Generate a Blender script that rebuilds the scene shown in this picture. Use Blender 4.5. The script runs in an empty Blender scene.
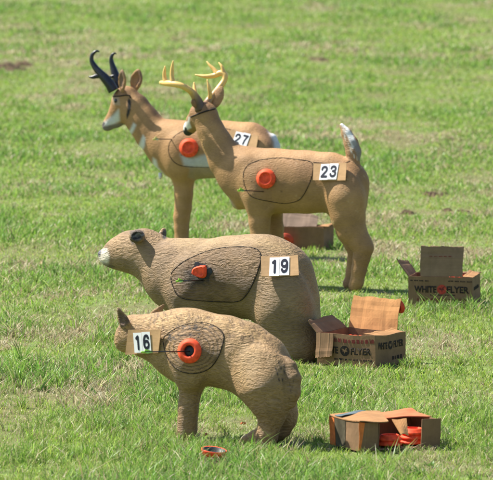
import bpy, bmesh, math, random
import numpy as np
from mathutils import Vector, Matrix
from mathutils.bvhtree import BVHTree

random.seed(7)
RNG = np.random.default_rng(11)
scene = bpy.context.scene
COL = scene.collection

# ------------------------------------------------------------------ camera
FOC, CAM_H = 5775.0, 2.9                 # focal length in photo pixels (493 wide), eye height
PITCH = math.atan(470.0 / FOC)
CP, SP = math.cos(PITCH), math.sin(PITCH)

def ray(px, py):
    u = (px - 246.5) / FOC
    v = -(py - 240.0) / FOC
    return np.array([u, CP + v * SP, -SP + v * CP])

CAM = np.array([0.0, 0.0, CAM_H])

def ground_at(px, py, z=0.0):
    d = ray(px, py)
    t = (z - CAM_H) / d[2]
    return CAM + t * d

def project(P):
    """world points (n,3) -> photo pixels"""
    q = P - CAM
    f = q[:, 1] * CP - q[:, 2] * SP
    up = q[:, 1] * SP + q[:, 2] * CP
    return np.stack([246.5 + FOC * q[:, 0] / f, 240 - FOC * up / f], 1)

# ------------------------------------------------------------------ helpers
def link(name, mesh, mat=None, parent=None):
    o = bpy.data.objects.new(name, mesh)
    COL.objects.link(o)
    if mat is not None:
        mesh.materials.append(mat)
    if parent is not None:
        o.parent = parent
    return o

def mesh_from(name, verts, faces, smooth=True):
    m = bpy.data.meshes.new(name)
    m.from_pydata([tuple(map(float, v)) for v in verts], [], [tuple(int(i) for i in f) for f in faces])
    if smooth:
        m.shade_smooth()
    m.update()
    return m

def tag(o, label, cat=None, group=None, kind=None):
    if label: o['label'] = label
    if cat: o['category'] = cat
    if group: o['group'] = group
    if kind: o['kind'] = kind
    return o

def empty(name, loc, rz=0.0):
    o = bpy.data.objects.new(name, None)
    COL.objects.link(o)
    o.location = loc
    o.rotation_euler = (0, 0, rz)
    o.empty_display_size = 0.1
    return o

def catmull(pts, n=6):
    pts = [np.array(p, float) for p in pts]
    if len(pts) < 3:
        return pts
    out = []
    P = [2 * pts[0] - pts[1]] + pts + [2 * pts[-1] - pts[-2]]
    for i in range(1, len(P) - 2):
        for k in range(n):
            t = k / n
            a, b, c, d = P[i - 1], P[i], P[i + 1], P[i + 2]
            out.append(0.5 * (2 * b + (c - a) * t + (2 * a - 5 * b + 4 * c - d) * t * t + (3 * b - a - 3 * c + d) * t ** 3))
    out.append(pts[-1])
    return out

def tube(pts, radii, seg=8, closed=False, flat=1.0):
    """tapered tube through points; returns verts, faces"""
    pts = [np.array(p, float) for p in pts]
    n = len(pts)
    if np.isscalar(radii):
        radii = [radii] * n
    V, F = [], []
    prev = None
    for i in range(n):
        if closed:
            t = pts[(i + 1) % n] - pts[i - 1]
        else:
            t = pts[min(i + 1, n - 1)] - pts[max(i - 1, 0)]
        t = t / (np.linalg.norm(t) + 1e-12)
        if prev is None:
            a = np.array([0, 1.0, 0]) if abs(t[1]) < 0.9 else np.array([1.0, 0, 0])
        else:
            a = prev
        a = a - t * np.dot(a, t)
        a /= np.linalg.norm(a) + 1e-12
        prev = a
        b = np.cross(t, a)
        for k in range(seg):
            th = 2 * math.pi * k / seg
            V.append(pts[i] + radii[i] * (math.cos(th) * a * flat + math.sin(th) * b))
    for i in range(n if closed else n - 1):
        j = (i + 1) % n
        for k in range(seg):
            k2 = (k + 1) % seg
            F.append((i * seg + k, i * seg + k2, j * seg + k2, j * seg + k))
    if not closed:
        F.append(tuple(range(seg))[::-1])
        F.append(tuple((n - 1) * seg + k for k in range(seg)))
    return V, F

def merge(parts):
    V, F = [], []
    for v, f in parts:
        o = len(V)
        V += list(v)
        F += [tuple(i + o for i in q) for q in f]
    return V, F

def box_vf(x0, x1, y0, y1, z0, z1):
    V = [(x0, y0, z0), (x1, y0, z0), (x1, y1, z0), (x0, y1, z0), (x0, y0, z1), (x1, y0, z1), (x1, y1, z1), (x0, y1, z1)]
    F = [(0, 3, 2, 1), (4, 5, 6, 7), (0, 1, 5, 4), (1, 2, 6, 5), (2, 3, 7, 6), (3, 0, 4, 7)]
    return V, F

# value noise -------------------------------------------------------
def vnoise(x, y, seed=0):
    r = np.random.default_rng(seed)
    T = r.random((256, 256)).astype(np.float32)
    xi, yi = np.floor(x).astype(np.int64), np.floor(y).astype(np.int64)
    fx, fy = x - xi, y - yi
    fx = fx * fx * (3 - 2 * fx)
    fy = fy * fy * (3 - 2 * fy)
    a = T[xi & 255, yi & 255]; b = T[(xi + 1) & 255, yi & 255]
    c = T[xi & 255, (yi + 1) & 255]; d = T[(xi + 1) & 255, (yi + 1) & 255]
    return (a * (1 - fx) + b * fx) * (1 - fy) + (c * (1 - fx) + d * fx) * fy

def fbm(x, y, seed=0, oct=4):
    s, a, tot = 0, 1.0, 0
    for i in range(oct):
        s = s + a * vnoise(x * 2 ** i + 17.3 * i, y * 2 ** i + 5.1 * i, seed + i)
        tot += a
        a *= 0.55
    return s / tot

def sstep(a, b, x):
    t = np.clip((x - a) / (b - a), 0, 1)
    return t * t * (3 - 2 * t)

# ------------------------------------------------------------------ materials
def new_mat(name):
    m = bpy.data.materials.new(name)
    m.use_nodes = True
    nt = m.node_tree
    return m, nt, nt.nodes, nt.links, nt.nodes['Principled BSDF']

def simple_mat(name, col, rough=0.6, spec=0.3, noise=0.12, nscale=40.0, bump=0.0, bscale=120.0):
    m, nt, N, L, b = new_mat(name)
    tc = N.new('ShaderNodeTexCoord')
    nz = N.new('ShaderNodeTexNoise'); nz.inputs['Scale'].default_value = nscale; nz.inputs['Detail'].default_value = 5
    L.new(tc.outputs['Object'], nz.inputs['Vector'])
    mr = N.new('ShaderNodeMapRange')
    mr.inputs['From Min'].default_value = 0.3; mr.inputs['From Max'].default_value = 0.7
    mr.inputs['To Min'].default_value = 1 - noise; mr.inputs['To Max'].default_value = 1 + noise
    L.new(nz.outputs['Fac'], mr.inputs['Value'])
    mx = N.new('ShaderNodeMix'); mx.data_type = 'RGBA'; mx.blend_type = 'MULTIPLY'; mx.inputs['Factor'].default_value = 1
    mx.inputs['A'].default_value = (*col, 1)
    L.new(mr.outputs['Result'], mx.inputs['B'])
    L.new(mx.outputs['Result'], b.inputs['Base Color'])
    b.inputs['Roughness'].default_value = rough
    b.inputs['Specular IOR Level'].default_value = spec
    if bump:
        n2 = N.new('ShaderNodeTexNoise'); n2.inputs['Scale'].default_value = bscale; n2.inputs['Detail'].default_value = 4
        L.new(tc.outputs['Object'], n2.inputs['Vector'])
        bp = N.new('ShaderNodeBump'); bp.inputs['Strength'].default_value = bump; bp.inputs['Distance'].default_value = 0.004
        L.new(n2.outputs['Fac'], bp.inputs['Height']); L.new(bp.outputs['Normal'], b.inputs['Normal'])
    return m

def foam_mat(name, fur=0.0, fine=0.25, stretch=(14, 40, 90), warp=0.05, rough=0.55, spec=0.28, tone=0.18):
    """moulded painted foam: vertex colour x mottling, carved fur strokes"""
    m, nt, N, L, b = new_mat(name)
    tc = N.new('ShaderNodeTexCoord')
    at = N.new('ShaderNodeAttribute'); at.attribute_name = 'Col'
    # mottled paint
    n1 = N.new('ShaderNodeTexNoise'); n1.inputs['Scale'].default_value = 7; n1.inputs['Detail'].default_value = 8; n1.inputs['Roughness'].default_value = 0.65
    L.new(tc.outputs['Object'], n1.inputs['Vector'])
    mr = N.new('ShaderNodeMapRange'); mr.inputs['From Min'].default_value = 0.3; mr.inputs['From Max'].default_value = 0.7
    mr.inputs['To Min'].default_value = 1 - tone; mr.inputs['To Max'].default_value = 1 + tone
    L.new(n1.outputs['Fac'], mr.inputs['Value'])
    mx = N.new('ShaderNodeMix'); mx.data_type = 'RGBA'; mx.blend_type = 'MULTIPLY'; mx.inputs['Factor'].default_value = 1
    L.new(at.outputs['Color'], mx.inputs['A']); L.new(mr.outputs['Result'], mx.inputs['B'])
    # fur strokes: warped, stretched noise
    wn = N.new('ShaderNodeTexNoise'); wn.inputs['Scale'].default_value = 9; wn.inputs['Detail'].default_value = 2
    L.new(tc.outputs['Object'], wn.inputs['Vector'])
    sub = N.new('ShaderNodeVectorMath'); sub.operation = 'SUBTRACT'; sub.inputs[1].default_value = (0.5, 0.5, 0.5)
    L.new(wn.outputs['Color'], sub.inputs[0])
    sc = N.new('ShaderNodeVectorMath'); sc.operation = 'SCALE'; sc.inputs['Scale'].default_value = warp
    L.new(sub.outputs['Vector'], sc.inputs[0])
    ad = N.new('ShaderNodeVectorMath'); ad.operation = 'ADD'
    L.new(tc.outputs['Object'], ad.inputs[0]); L.new(sc.outputs['Vector'], ad.inputs[1])
    mp = N.new('ShaderNodeMapping'); mp.inputs['Scale'].default_value = stretch
    mp.inputs['Rotation'].default_value = (0, math.radians(12), 0)
    L.new(ad.outputs['Vector'], mp.inputs['Vector'])
    fu = N.new('ShaderNodeTexNoise'); fu.inputs['Scale'].default_value = 1.0; fu.inputs['Detail'].default_value = 3; fu.inputs['Roughness'].default_value = 0.55
    L.new(mp.outputs['Vector'], fu.inputs['Vector'])
    mpb = N.new('ShaderNodeMapping'); mpb.inputs['Scale'].default_value = stretch
    mpb.inputs['Rotation'].default_value = (0, math.radians(68), 0)
    L.new(ad.outputs['Vector'], mpb.inputs['Vector'])
    fub = N.new('ShaderNodeTexNoise'); fub.inputs['Scale'].default_value = 1.0; fub.inputs['Detail'].default_value = 3; fub.inputs['Roughness'].default_value = 0.55
    L.new(mpb.outputs['Vector'], fub.inputs['Vector'])
    pick = N.new('ShaderNodeTexNoise'); pick.inputs['Scale'].default_value = 3.2; pick.inputs['Detail'].default_value = 2
    L.new(tc.outputs['Object'], pick.inputs['Vector'])
    pr = N.new('ShaderNodeMapRange'); pr.inputs['From Min'].default_value = 0.44; pr.inputs['From Max'].default_value = 0.56
    L.new(pick.outputs['Fac'], pr.inputs['Value'])
    fm = N.new('ShaderNodeMix'); fm.data_type = 'FLOAT'
    L.new(pr.outputs['Result'], fm.inputs['Factor']); L.new(fu.outputs['Fac'], fm.inputs['A']); L.new(fub.outputs['Fac'], fm.inputs['B'])
    fn = N.new('ShaderNodeTexNoise'); fn.inputs['Scale'].default_value = 170; fn.inputs['Detail'].default_value = 4
    L.new(tc.outputs['Object'], fn.inputs['Vector'])
    b1 = N.new('ShaderNodeBump'); b1.inputs['Strength'].default_value = min(1.0, fur); b1.inputs['Distance'].default_value = 0.022
    L.new(fm.outputs['Result'], b1.inputs['Height'])
    b2 = N.new('ShaderNodeBump'); b2.inputs['Strength'].default_value = fine; b2.inputs['Distance'].default_value = 0.004
    L.new(fn.outputs['Fac'], b2.inputs['Height']); L.new(b1.outputs['Normal'], b2.inputs['Normal'])
    L.new(b2.outputs['Normal'], b.inputs['Normal'])
    # paint a little lighter on stroke ridges, darker in the grooves
    mr2 = N.new('ShaderNodeMapRange'); mr2.inputs['From Min'].default_value = 0.35; mr2.inputs['From Max'].default_value = 0.65
    mr2.inputs['To Min'].default_value = 1 - 0.30 * min(1, fur); mr2.inputs['To Max'].default_value = 1 + 0.22 * min(1, fur)
    L.new(fm.outputs['Result'], mr2.inputs['Value'])
    mx2 = N.new('ShaderNodeMix'); mx2.data_type = 'RGBA'; mx2.blend_type = 'MULTIPLY'; mx2.inputs['Factor'].default_value = 1
    L.new(mx.outputs['Result'], mx2.inputs['A']); L.new(mr2.outputs['Result'], mx2.inputs['B'])
    L.new(mx2.outputs['Result'], b.inputs['Base Color'])
    b.inputs['Roughness'].default_value = rough
    b.inputs['Specular IOR Level'].default_value = spec
    return m

def cardboard_mat(name, col=(0.36, 0.22, 0.115), stripe=(260, 3, 3)):
    m, nt, N, L, b = new_mat(name)
    tc = N.new('ShaderNodeTexCoord')
    mp = N.new('ShaderNodeMapping'); mp.inputs['Scale'].default_value = stripe
    L.new(tc.outputs['Object'], mp.inputs['Vector'])
    n1 = N.new('ShaderNodeTexNoise'); n1.inputs['Scale'].default_value = 1; n1.inputs['Detail'].default_value = 2
    L.new(mp.outputs['Vector'], n1.inputs['Vector'])
    n2 = N.new('ShaderNodeTexNoise'); n2.inputs['Scale'].default_value = 14; n2.inputs['Detail'].default_value = 7; n2.inputs['Roughness'].default_value = 0.7
    L.new(tc.outputs['Object'], n2.inputs['Vector'])
    ad = N.new('ShaderNodeMath'); ad.operation = 'MULTIPLY_ADD'; ad.inputs[1].default_value = 0.35
    L.new(n1.outputs['Fac'], ad.inputs[0]); L.new(n2.outputs['Fac'], ad.inputs[2])
    mr = N.new('ShaderNodeMapRange'); mr.inputs['From Min'].default_value = 0.4; mr.inputs['From Max'].default_value = 0.95
    mr.inputs['To Min'].default_value = 0.74; mr.inputs['To Max'].default_value = 1.2
    L.new(ad.outputs[0], mr.inputs['Value'])
    mx = N.new('ShaderNodeMix'); mx.data_type = 'RGBA'; mx.blend_type = 'MULTIPLY'; mx.inputs['Factor'].default_value = 1
    mx.inputs['A'].default_value = (*col, 1); L.new(mr.outputs['Result'], mx.inputs['B'])
    L.new(mx.outputs['Result'], b.inputs['Base Color'])
    bp = N.new('ShaderNodeBump'); bp.inputs['Strength'].default_value = 0.35; bp.inputs['Distance'].default_value = 0.003
    L.new(ad.outputs[0], bp.inputs['Height']); L.new(bp.outputs['Normal'], b.inputs['Normal'])
    b.inputs['Roughness'].default_value = 0.85
    b.inputs['Specular IOR Level'].default_value = 0.15
    return m

M_DEER = foam_mat('deer_foam', fur=0.32, fine=0.4, stretch=(55, 110, 190), warp=0.05, rough=0.6, spec=0.2, tone=0.22)
M_ANT = foam_mat('antelope_foam', fur=0.25, fine=0.35, stretch=(55, 110, 190), warp=0.05, rough=0.6, spec=0.2, tone=0.2)
M_BEAR = foam_mat('bear_foam', fur=0.62, fine=0.3, stretch=(27, 75, 140), warp=0.06, rough=0.62, tone=0.20)
M_CAT = foam_mat('bobcat_foam', fur=0.68, fine=0.35, stretch=(36, 85, 135), warp=0.07, rough=0.62, tone=0.18)
M_BLACK = simple_mat('seam_black', (0.018, 0.015, 0.013), 0.7, 0.2)
M_HORN = simple_mat('horn_black', (0.014, 0.015, 0.02), 0.33, 0.5, 0.3, 25, 0.35, 90)
M_EYE = simple_mat('eye_black', (0.01, 0.01, 0.01), 0.12, 0.6)
M_EYEW = simple_mat('eye_ring', (0.6, 0.58, 0.52), 0.5, 0.3)
M_CLAY = simple_mat('clay_orange', (0.88, 0.095, 0.032), 0.65, 0.22, 0.3, 45, 0.08, 200)
M_CLAYB = simple_mat('clay_black', (0.025, 0.028, 0.033), 0.5, 0.4, 0.3, 60)
M_SHAFT = simple_mat('arrow_shaft', (0.02, 0.018, 0.017), 0.35, 0.4)
M_VANE = simple_mat('arrow_vane_green', (0.40, 0.74, 0.08), 0.45, 0.3)
M_VANEW = simple_mat('arrow_vane_yellow', (0.75, 0.72, 0.22), 0.45, 0.3)
M_PAPER = simple_mat('number_paper', (0.80, 0.80, 0.79), 0.6, 0.25, 0.05, 30)
M_INK = simple_mat('number_ink', (0.009, 0.011, 0.025), 0.5, 0.3, 0.2, 80)
M_CARD = cardboard_mat('card_backing', (0.50, 0.31, 0.155), (5, 5, 160))
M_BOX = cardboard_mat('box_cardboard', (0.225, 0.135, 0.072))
M_FLAP = cardboard_mat('flap_cardboard', (0.58, 0.29, 0.115), (130, 5, 5))
M_FLAPG = cardboard_mat('flap_grey', (0.24, 0.155, 0.092), (6, 6, 120))
M_EDGE = cardboard_mat('box_lid_cardboard', (0.35, 0.185, 0.08), (6, 120, 6))
M_TEXT = simple_mat('box_ink', (0.035, 0.028, 0.024), 0.8, 0.1, 0.25, 90)
M_RED = simple_mat('box_red_ink', (0.42, 0.06, 0.04), 0.8, 0.1, 0.3, 90)
M_DKRED = simple_mat('box_dark_red_ink', (0.16, 0.035, 0.03), 0.8, 0.1, 0.3, 90)
M_ORINK = simple_mat('box_orange_ink', (0.62, 0.17, 0.04), 0.7, 0.2, 0.2, 60)
M_BLUINK = simple_mat('box_blue_ink', (0.09, 0.125, 0.14), 0.7, 0.2, 0.2, 60)

def antler_mat():
    m, nt, N, L, b = new_mat('antler_bone')
    at = N.new('ShaderNodeAttribute'); at.attribute_name = 'Col'
    tc = N.new('ShaderNodeTexCoord')
    nz = N.new('ShaderNodeTexNoise'); nz.inputs['Scale'].default_value = 60; nz.inputs['Detail'].default_value = 5
    L.new(tc.outputs['Object'], nz.inputs['Vector'])
    mr = N.new('ShaderNodeMapRange'); mr.inputs['To Min'].default_value = 0.75; mr.inputs['To Max'].default_value = 1.25
    L.new(nz.outputs['Fac'], mr.inputs['Value'])
    mx = N.new('ShaderNodeMix'); mx.data_type = 'RGBA'; mx.blend_type = 'MULTIPLY'; mx.inputs['Factor'].default_value = 1
    L.new(at.outputs['Color'], mx.inputs['A']); L.new(mr.outputs['Result'], mx.inputs['B'])
    L.new(mx.outputs['Result'], b.inputs['Base Color'])
    b.inputs['Roughness'].default_value = 0.42
    return m
M_ANTLER = antler_mat()

# ------------------------------------------------------------------ implicit bodies
class Volume:
    def __init__(s, lo, hi, h):
        s.h = h; s.lo = np.array(lo, np.float32)
        s.n = np.ceil((np.array(hi) - np.array(lo)) / h).astype(int) + 1
        s.F = np.full(tuple(s.n), 1.0, np.float32)
    def window(s, lo, hi):
        a = np.clip(np.floor((np.array(lo) - s.lo) / s.h).astype(int), 0, s.n - 1)
        b = np.clip(np.ceil((np.array(hi) - s.lo) / s.h).astype(int) + 1, a + 1, s.n)
        ax = [s.lo[i] + s.h * np.arange(a[i], b[i], dtype=np.float32) for i in range(3)]
        X = np.meshgrid(*ax, indexing='ij')
        return tuple(slice(a[i], b[i]) for i in range(3)), X
    def chain(s, st, n=(0, 1, 0), k=1.0, sm=0.02, op='add'):
        """stations (x,y,z,r); squashed by k along unit vector n"""
        st = np.array(st, np.float64)
        n = np.array(n, float); n /= np.linalg.norm(n)
        mr = st[:, 3].max() + 0.08
        sl, (X, Y, Z) = s.window(st[:, :3].min(0) - mr, st[:, :3].max(0) + mr)
        g = (1.0 / k - 1.0)
        dn = X * n[0] + Y * n[1] + Z * n[2]
        X = X + n[0] * dn * g; Y = Y + n[1] * dn * g; Z = Z + n[2] * dn * g
        Q = st[:, :3] + np.outer(st[:, :3] @ n, n) * g
        D = None
        for i in range(max(1, len(st) - 1)):
            a, ra = Q[i], st[i, 3]
            b, rb = (Q[i + 1], st[i + 1, 3]) if len(st) > 1 else (Q[i] + 1e-4, ra)
            ab = b - a; L2 = float(ab @ ab) + 1e-12
            t = np.clip(((X - a[0]) * ab[0] + (Y - a[1]) * ab[1] + (Z - a[2]) * ab[2]) / L2, 0, 1)
            d = np.sqrt((X - a[0] - t * ab[0]) ** 2 + (Y - a[1] - t * ab[1]) ** 2 + (Z - a[2] - t * ab[2]) ** 2) - (ra + t * (rb - ra))
            D = d if D is None else s.smin(D, d, 0.012)
        s.combine(sl, (D * (k if k < 1 else 1)).astype(np.float32), sm, op)
    def ell(s, c, rad, sm=0.03, op='add', rot=None):
        c = np.array(c, float); rad = np.array(rad, float)
        m = rad.max() + 0.06
        sl, (X, Y, Z) = s.window(c - m, c + m)
        q = [X - c[0], Y - c[1], Z - c[2]]
        if rot is not None:
            q = [q[0] * rot[i][0] + q[1] * rot[i][1] + q[2] * rot[i][2] for i in range(3)]
        k0 = np.sqrt(sum((q[i] / rad[i]) ** 2 for i in range(3)))
        k1 = np.sqrt(sum((q[i] / rad[i] ** 2) ** 2 for i in range(3))) + 1e-6
        s.combine(sl, (k0 * (k0 - 1) / k1).astype(np.float32), sm, op)
    @staticmethod
    def smin(a, b, k):
        h = np.clip(0.5 + 0.5 * (b - a) / k, 0, 1)
        return b * (1 - h) + a * h - k * h * (1 - h)
    def combine(s, sl, D, sm, op):
        A = s.F[sl]
        if op == 'add':
            s.F[sl] = s.smin(A, D, sm)
        else:
            s.F[sl] = -s.smin(-A, D, sm)
    def blur(s, n=1):
        for _ in range(n):
            for ax in range(3):
                F = s.F
                G = F.copy()
                a = [slice(None)] * 3; b = [slice(None)] * 3; c = [slice(None)] * 3
                a[ax] = slice(0, -2); b[ax] = slice(1, -1); c[ax] = slice(2, None)
                G[tuple(b)] = 0.25 * F[tuple(a)] + 0.5 * F[tuple(b)] + 0.25 * F[tuple(c)]
                s.F = G
    def mesh(s):
        """naive surface nets"""
        F = s.F; nx, ny, nz = F.shape
        S = F < 0
        cnt = np.zeros((nx - 1, ny - 1, nz - 1), np.int8)
        for dx in (0, 1):
            for dy in (0, 1):
                for dz in (0, 1):
                    cnt += S[dx:nx - 1 + dx, dy:ny - 1 + dy, dz:nz - 1 + dz]
        act = (cnt > 0) & (cnt < 8)
        idx = np.full(act.shape, -1, np.int64)
        cells = np.argwhere(act)
        idx[act] = np.arange(len(cells))
        acc = np.zeros((len(cells), 3)); num = np.zeros(len(cells))
        corners = [(i, j, k) for i in (0, 1) for j in (0, 1) for k in (0, 1)]
        cx, cy, cz = cells.T
        for a in corners:
            for ax in range(3):
                if a[ax] == 1: continue
                b = list(a); b[ax] = 1
                fa = F[cx + a[0], cy + a[1], cz + a[2]]; fb = F[cx + b[0], cy + b[1], cz + b[2]]
                m = (fa < 0) != (fb < 0)
                t = np.where(m, fa / np.where(m, fa - fb, 1), 0)
                p = np.tile(np.array(a, float), (len(cells), 1)); p[:, ax] += t
                acc[m] += p[m]; num[m] += 1
        V = (cells + acc / num[:, None]) * s.h + s.lo
        faces = []
        for ax in range(3):
            o1, o2 = (ax + 1) % 3, (ax + 2) % 3
            sl0 = [slice(1, -1)] * 3; sl1 = [slice(1, -1)] * 3
            sl0[ax] = slice(0, -1); sl1[ax] = slice(1, None)
            m = S[tuple(sl0)] != S[tuple(sl1)]
            pts = np.argwhere(m)
            off = np.array([1, 1, 1]); off[ax] = 0
            pts = pts + off
            ins = S[tuple(pts.T)]
            e1 = np.zeros(3, int); e1[o1] = 1
            e2 = np.zeros(3, int); e2[o2] = 1
            q = [idx[tuple((pts - e1 - e2).T)], idx[tuple((pts - e2).T)], idx[tuple(pts.T)], idx[tuple((pts - e1).T)]]
            Q = np.stack(q, 1)
            Q[~ins] = Q[~ins][:, ::-1]
            faces.append(Q)
        Fc = np.concatenate(faces)
        return V, Fc[(Fc >= 0).all(1)]

def poly_sd(P, poly):
    """signed distance (px), negative inside"""
    poly = np.array(poly, float)
    d = np.full(len(P), 1e9); ins = np.zeros(len(P), bool)
    for i in range(len(poly)):
        a, b = poly[i], poly[(i + 1) % len(poly)]
        ab = b - a
        t = np.clip(((P - a) @ ab) / (ab @ ab + 1e-9), 0, 1)
        d = np.minimum(d, np.linalg.norm(P - a - t[:, None] * ab, axis=1))
        c = ((a[1] > P[:, 1]) != (b[1] > P[:, 1]))
        xin = a[0] + (P[:, 1] - a[1]) * ab[0] / (ab[1] if abs(ab[1]) > 1e-9 else 1e-9)
        ins ^= c & (P[:, 0] < xin)
    return np.where(ins, -d, d)

class Animal:
    def __init__(s, name, label, cat, px, py, ang, lo, hi, h):
        g = ground_at(px, py)
        s.O = np.array([g[0], g[1], 0.0]); s.a = math.radians(ang)
        ca, sa = math.cos(s.a), math.sin(s.a)
        s.R = np.array([[ca, sa, 0], [-sa, ca, 0], [0, 0, 1.0]])     # columns: local axes in world
        s.root = empty(name, tuple(s.O), -s.a)
        tag(s.root, label, cat, 'numbered foam archery targets')
        s.vol = Volume(lo, hi, h)
    def loc(s, px, py, l=0.0):
        d = s.R.T @ ray(px, py); c = s.R.T @ (CAM - s.O)
        t = (l - c[1]) / d[1]
        return c + t * d, t
    def st(s, px, py, r, l=0.0):
        p, t = s.loc(px, py, l)
        return (p[0], p[1], p[2], r * t / FOC)
    def foot(s, px, r, l, z=None):
        p, t = s.loc(px, 400, l)
        for _ in range(3):
            pass
        rr = r * t / FOC
        return (p[0], l, rr * 0.6 if z is None else z, rr)
    def chain(s, L, **kw):
        s.vol.chain([s.st(*q) if not isinstance(q, tuple) or len(q) < 5 else q[:4] for q in L], **kw)
    def leg(s, L, foot, l, k=0.85, sm=0.03, toe=None):
        pts = [s.st(q[0], q[1], q[2], l if len(q) < 4 else q[3]) for q in L]
        f = s.foot(foot[0], foot[1], l)
        pts.append(f)
        s.vol.chain(pts, n=(0, 1, 0), k=k, sm=sm)
        return f
    def ear(s, base, tip, w, lb, lt, face, thick=0.35, scoop=True, point=False):
        """leaf-shaped cupped ear from base to tip (px), face = direction the cup opens (local)"""
        b = np.array(s.st(base[0], base[1], w, lb)); t = np.array(s.st(tip[0], tip[1], w, lt))
        ax = t[:3] - b[:3]; R = b[3]
        f = np.array(face, float); f -= ax * (f @ ax) / (ax @ ax); f /= np.linalg.norm(f)
        prof = [(0.0, 0.62), (0.3, 0.95), (0.52, 1.0), (0.75, 0.68), (0.92, 0.22)]
        if point: prof = [(0.0, 1.0), (0.3, 0.86), (0.6, 0.52), (0.85, 0.24), (1.0, 0.06)]
        s.vol.chain([(*(b[:3] + ax * q), R * w_) for q, w_ in prof], n=f, k=thick, sm=0.006)
        if scoop:
            prof = [(0.22, 0.5), (0.5, 0.68), (0.74, 0.4)]
            s.vol.chain([(*(b[:3] + ax * q + f * R * 0.34), R * w_) for q, w_ in prof], n=f, k=thick, sm=0.004, op='sub')
    def build(s, mat, base_col):
        V, F = s.vol.mesh()
        s.V, s.F = V, F
        m = bpy.data.meshes.new('body')
        m.vertices.add(len(V)); m.vertices.foreach_set('co', V.astype(np.float32).ravel())
        m.loops.add(len(F) * 4); m.loops.foreach_set('vertex_index', F.astype(np.int32).ravel())
        m.polygons.add(len(F)); m.polygons.foreach_set('loop_start', np.arange(0, len(F) * 4, 4, dtype=np.int32))
        m.update(calc_edges=True); m.validate(); m.shade_smooth()
        s.N = np.zeros(len(V) * 3, np.float32); m.vertices.foreach_get('normal', s.N); s.N = s.N.reshape(-1, 3)
        s.body = link('body', m, mat, s.root)
        s.mat = mat
        s.C = np.tile(np.array([*base_col, 1.0]), (len(V), 1))
        W = V.copy(); W[:, 1] = -np.abs(W[:, 1])
        s.UVm = project(W @ s.R.T + s.O)
        s.UV = project(V @ s.R.T + s.O)
        Wd = V @ s.R.T + s.O
        s.bvh = BVHTree.FromPolygons([tuple(v) for v in Wd], [tuple(f) for f in F.tolist()])
        s.facing = s.N @ (s.R.T @ np.array([0, -1.0, 0]))
        return s
    def paint(s, poly, col, soft=0.6, amt=1.0, both=True, cond=None):
        if both:
            sd = poly_sd(s.UVm, poly); k = np.ones(len(sd))
        else:
            sd = poly_sd(s.UV, poly); k = (s.facing > -0.25).astype(float)
        k = k * amt * (1 - sstep(-soft, soft, sd))
        if cond is not None: k = k * cond
        s.C[:, :3] = s.C[:, :3] * (1 - k[:, None]) + np.array(col) * k[:, None]
    def fleck(s, x, y, rx, ry, col, ang=0, amt=1.0):
        t = math.radians(ang)
        p = [(x + rx * math.cos(a) * math.cos(t) - ry * math.sin(a) * math.sin(t), y + rx * math.cos(a) * math.sin(t) + ry * math.sin(a) * math.cos(t)) for a in np.linspace(0, 2 * math.pi, 9)[:-1]]
        s.paint(p, col, 0.5, amt)
    def noise_tint(s, col, scale, lo, hi, amt, seed=3):
        n = fbm(s.V[:, 0] * scale + 50, s.V[:, 2] * scale + s.V[:, 1] * scale * 0.7 + 50, seed)
        k = sstep(lo, hi, n) * amt
        s.C[:, :3] = s.C[:, :3] * (1 - k[:, None]) + np.array(col) * k[:, None]
    def commit(s):
        a = s.body.data.color_attributes.new('Col', 'FLOAT_COLOR', 'POINT')
        a.data.foreach_set('color', s.C.astype(np.float32).ravel())
    def hit(s, px, py):
        d = Vector(ray(px, py)).normalized()
        r = s.bvh.ray_cast(Vector(CAM), d)
        return r                       # loc, normal, idx, dist
    def to_local(s, p):
        return s.R.T @ (np.array(p) - s.O)
    def surf_line(s, pts, r, out=0.002, closed=False, dens=1.2):
        """pixel polyline snapped to the near surface; local points"""
        pts = [np.array(p, float) for p in pts]
        if closed: pts = pts + [pts[0]]
        fine = []
        for a, b in zip(pts[:-1], pts[1:]):
            n = max(1, int(np.linalg.norm(b - a) / dens))
            fine += [a + (b - a) * i / n for i in range(n)]
        if not closed: fine.append(pts[-1])
        res = []
        for p in fine:
            h = s.hit(*p)
            if h[0] is not None:
                res.append(s.to_local(np.array(h[0]) + np.array(h[1]) * out))
        return res
    def seam(s, pts, width_px, closed=False, name='insert_seam', mat=None, dens=1.0):
        L = s.surf_line(catmull2(pts, closed), 0, closed=closed, dens=dens)
        if len(L) < 3: return None
        r = 0.5 * width_px * np.linalg.norm(s.O) / FOC
        v, f = tube(L, r, 6, closed=False)
        return link(name, mesh_from(name, v, f), mat or M_BLACK, s.root)
    def insert(s, poly, mat, recolor=None, out=0.0022):
        """the replaceable core: the body's own skin inside the outline, set 2 mm proud"""
        poly = catmull2(poly, True)
        sd = poly_sd(s.UV, poly)
        vin = (sd < 0) & (s.facing > 0.02) & (s.V[:, 1] < 0.02)
        fm = vin[s.F].all(1)
        F = s.F[fm]
        used = np.unique(F)
        mp = -np.ones(len(s.V), int); mp[used] = np.arange(len(used))
        V = s.V[used] + s.N[used] * out
        m = mesh_from('core_insert', V, mp[F])
        C = s.C[used].copy()
        if recolor is not None: C = recolor(C, s.UV[used])
        a = m.color_attributes.new('Col', 'FLOAT_COLOR', 'POINT')
        a.data.foreach_set('color', C.astype(np.float32).ravel())
        return link('core_insert', m, mat, s.root)
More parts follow.
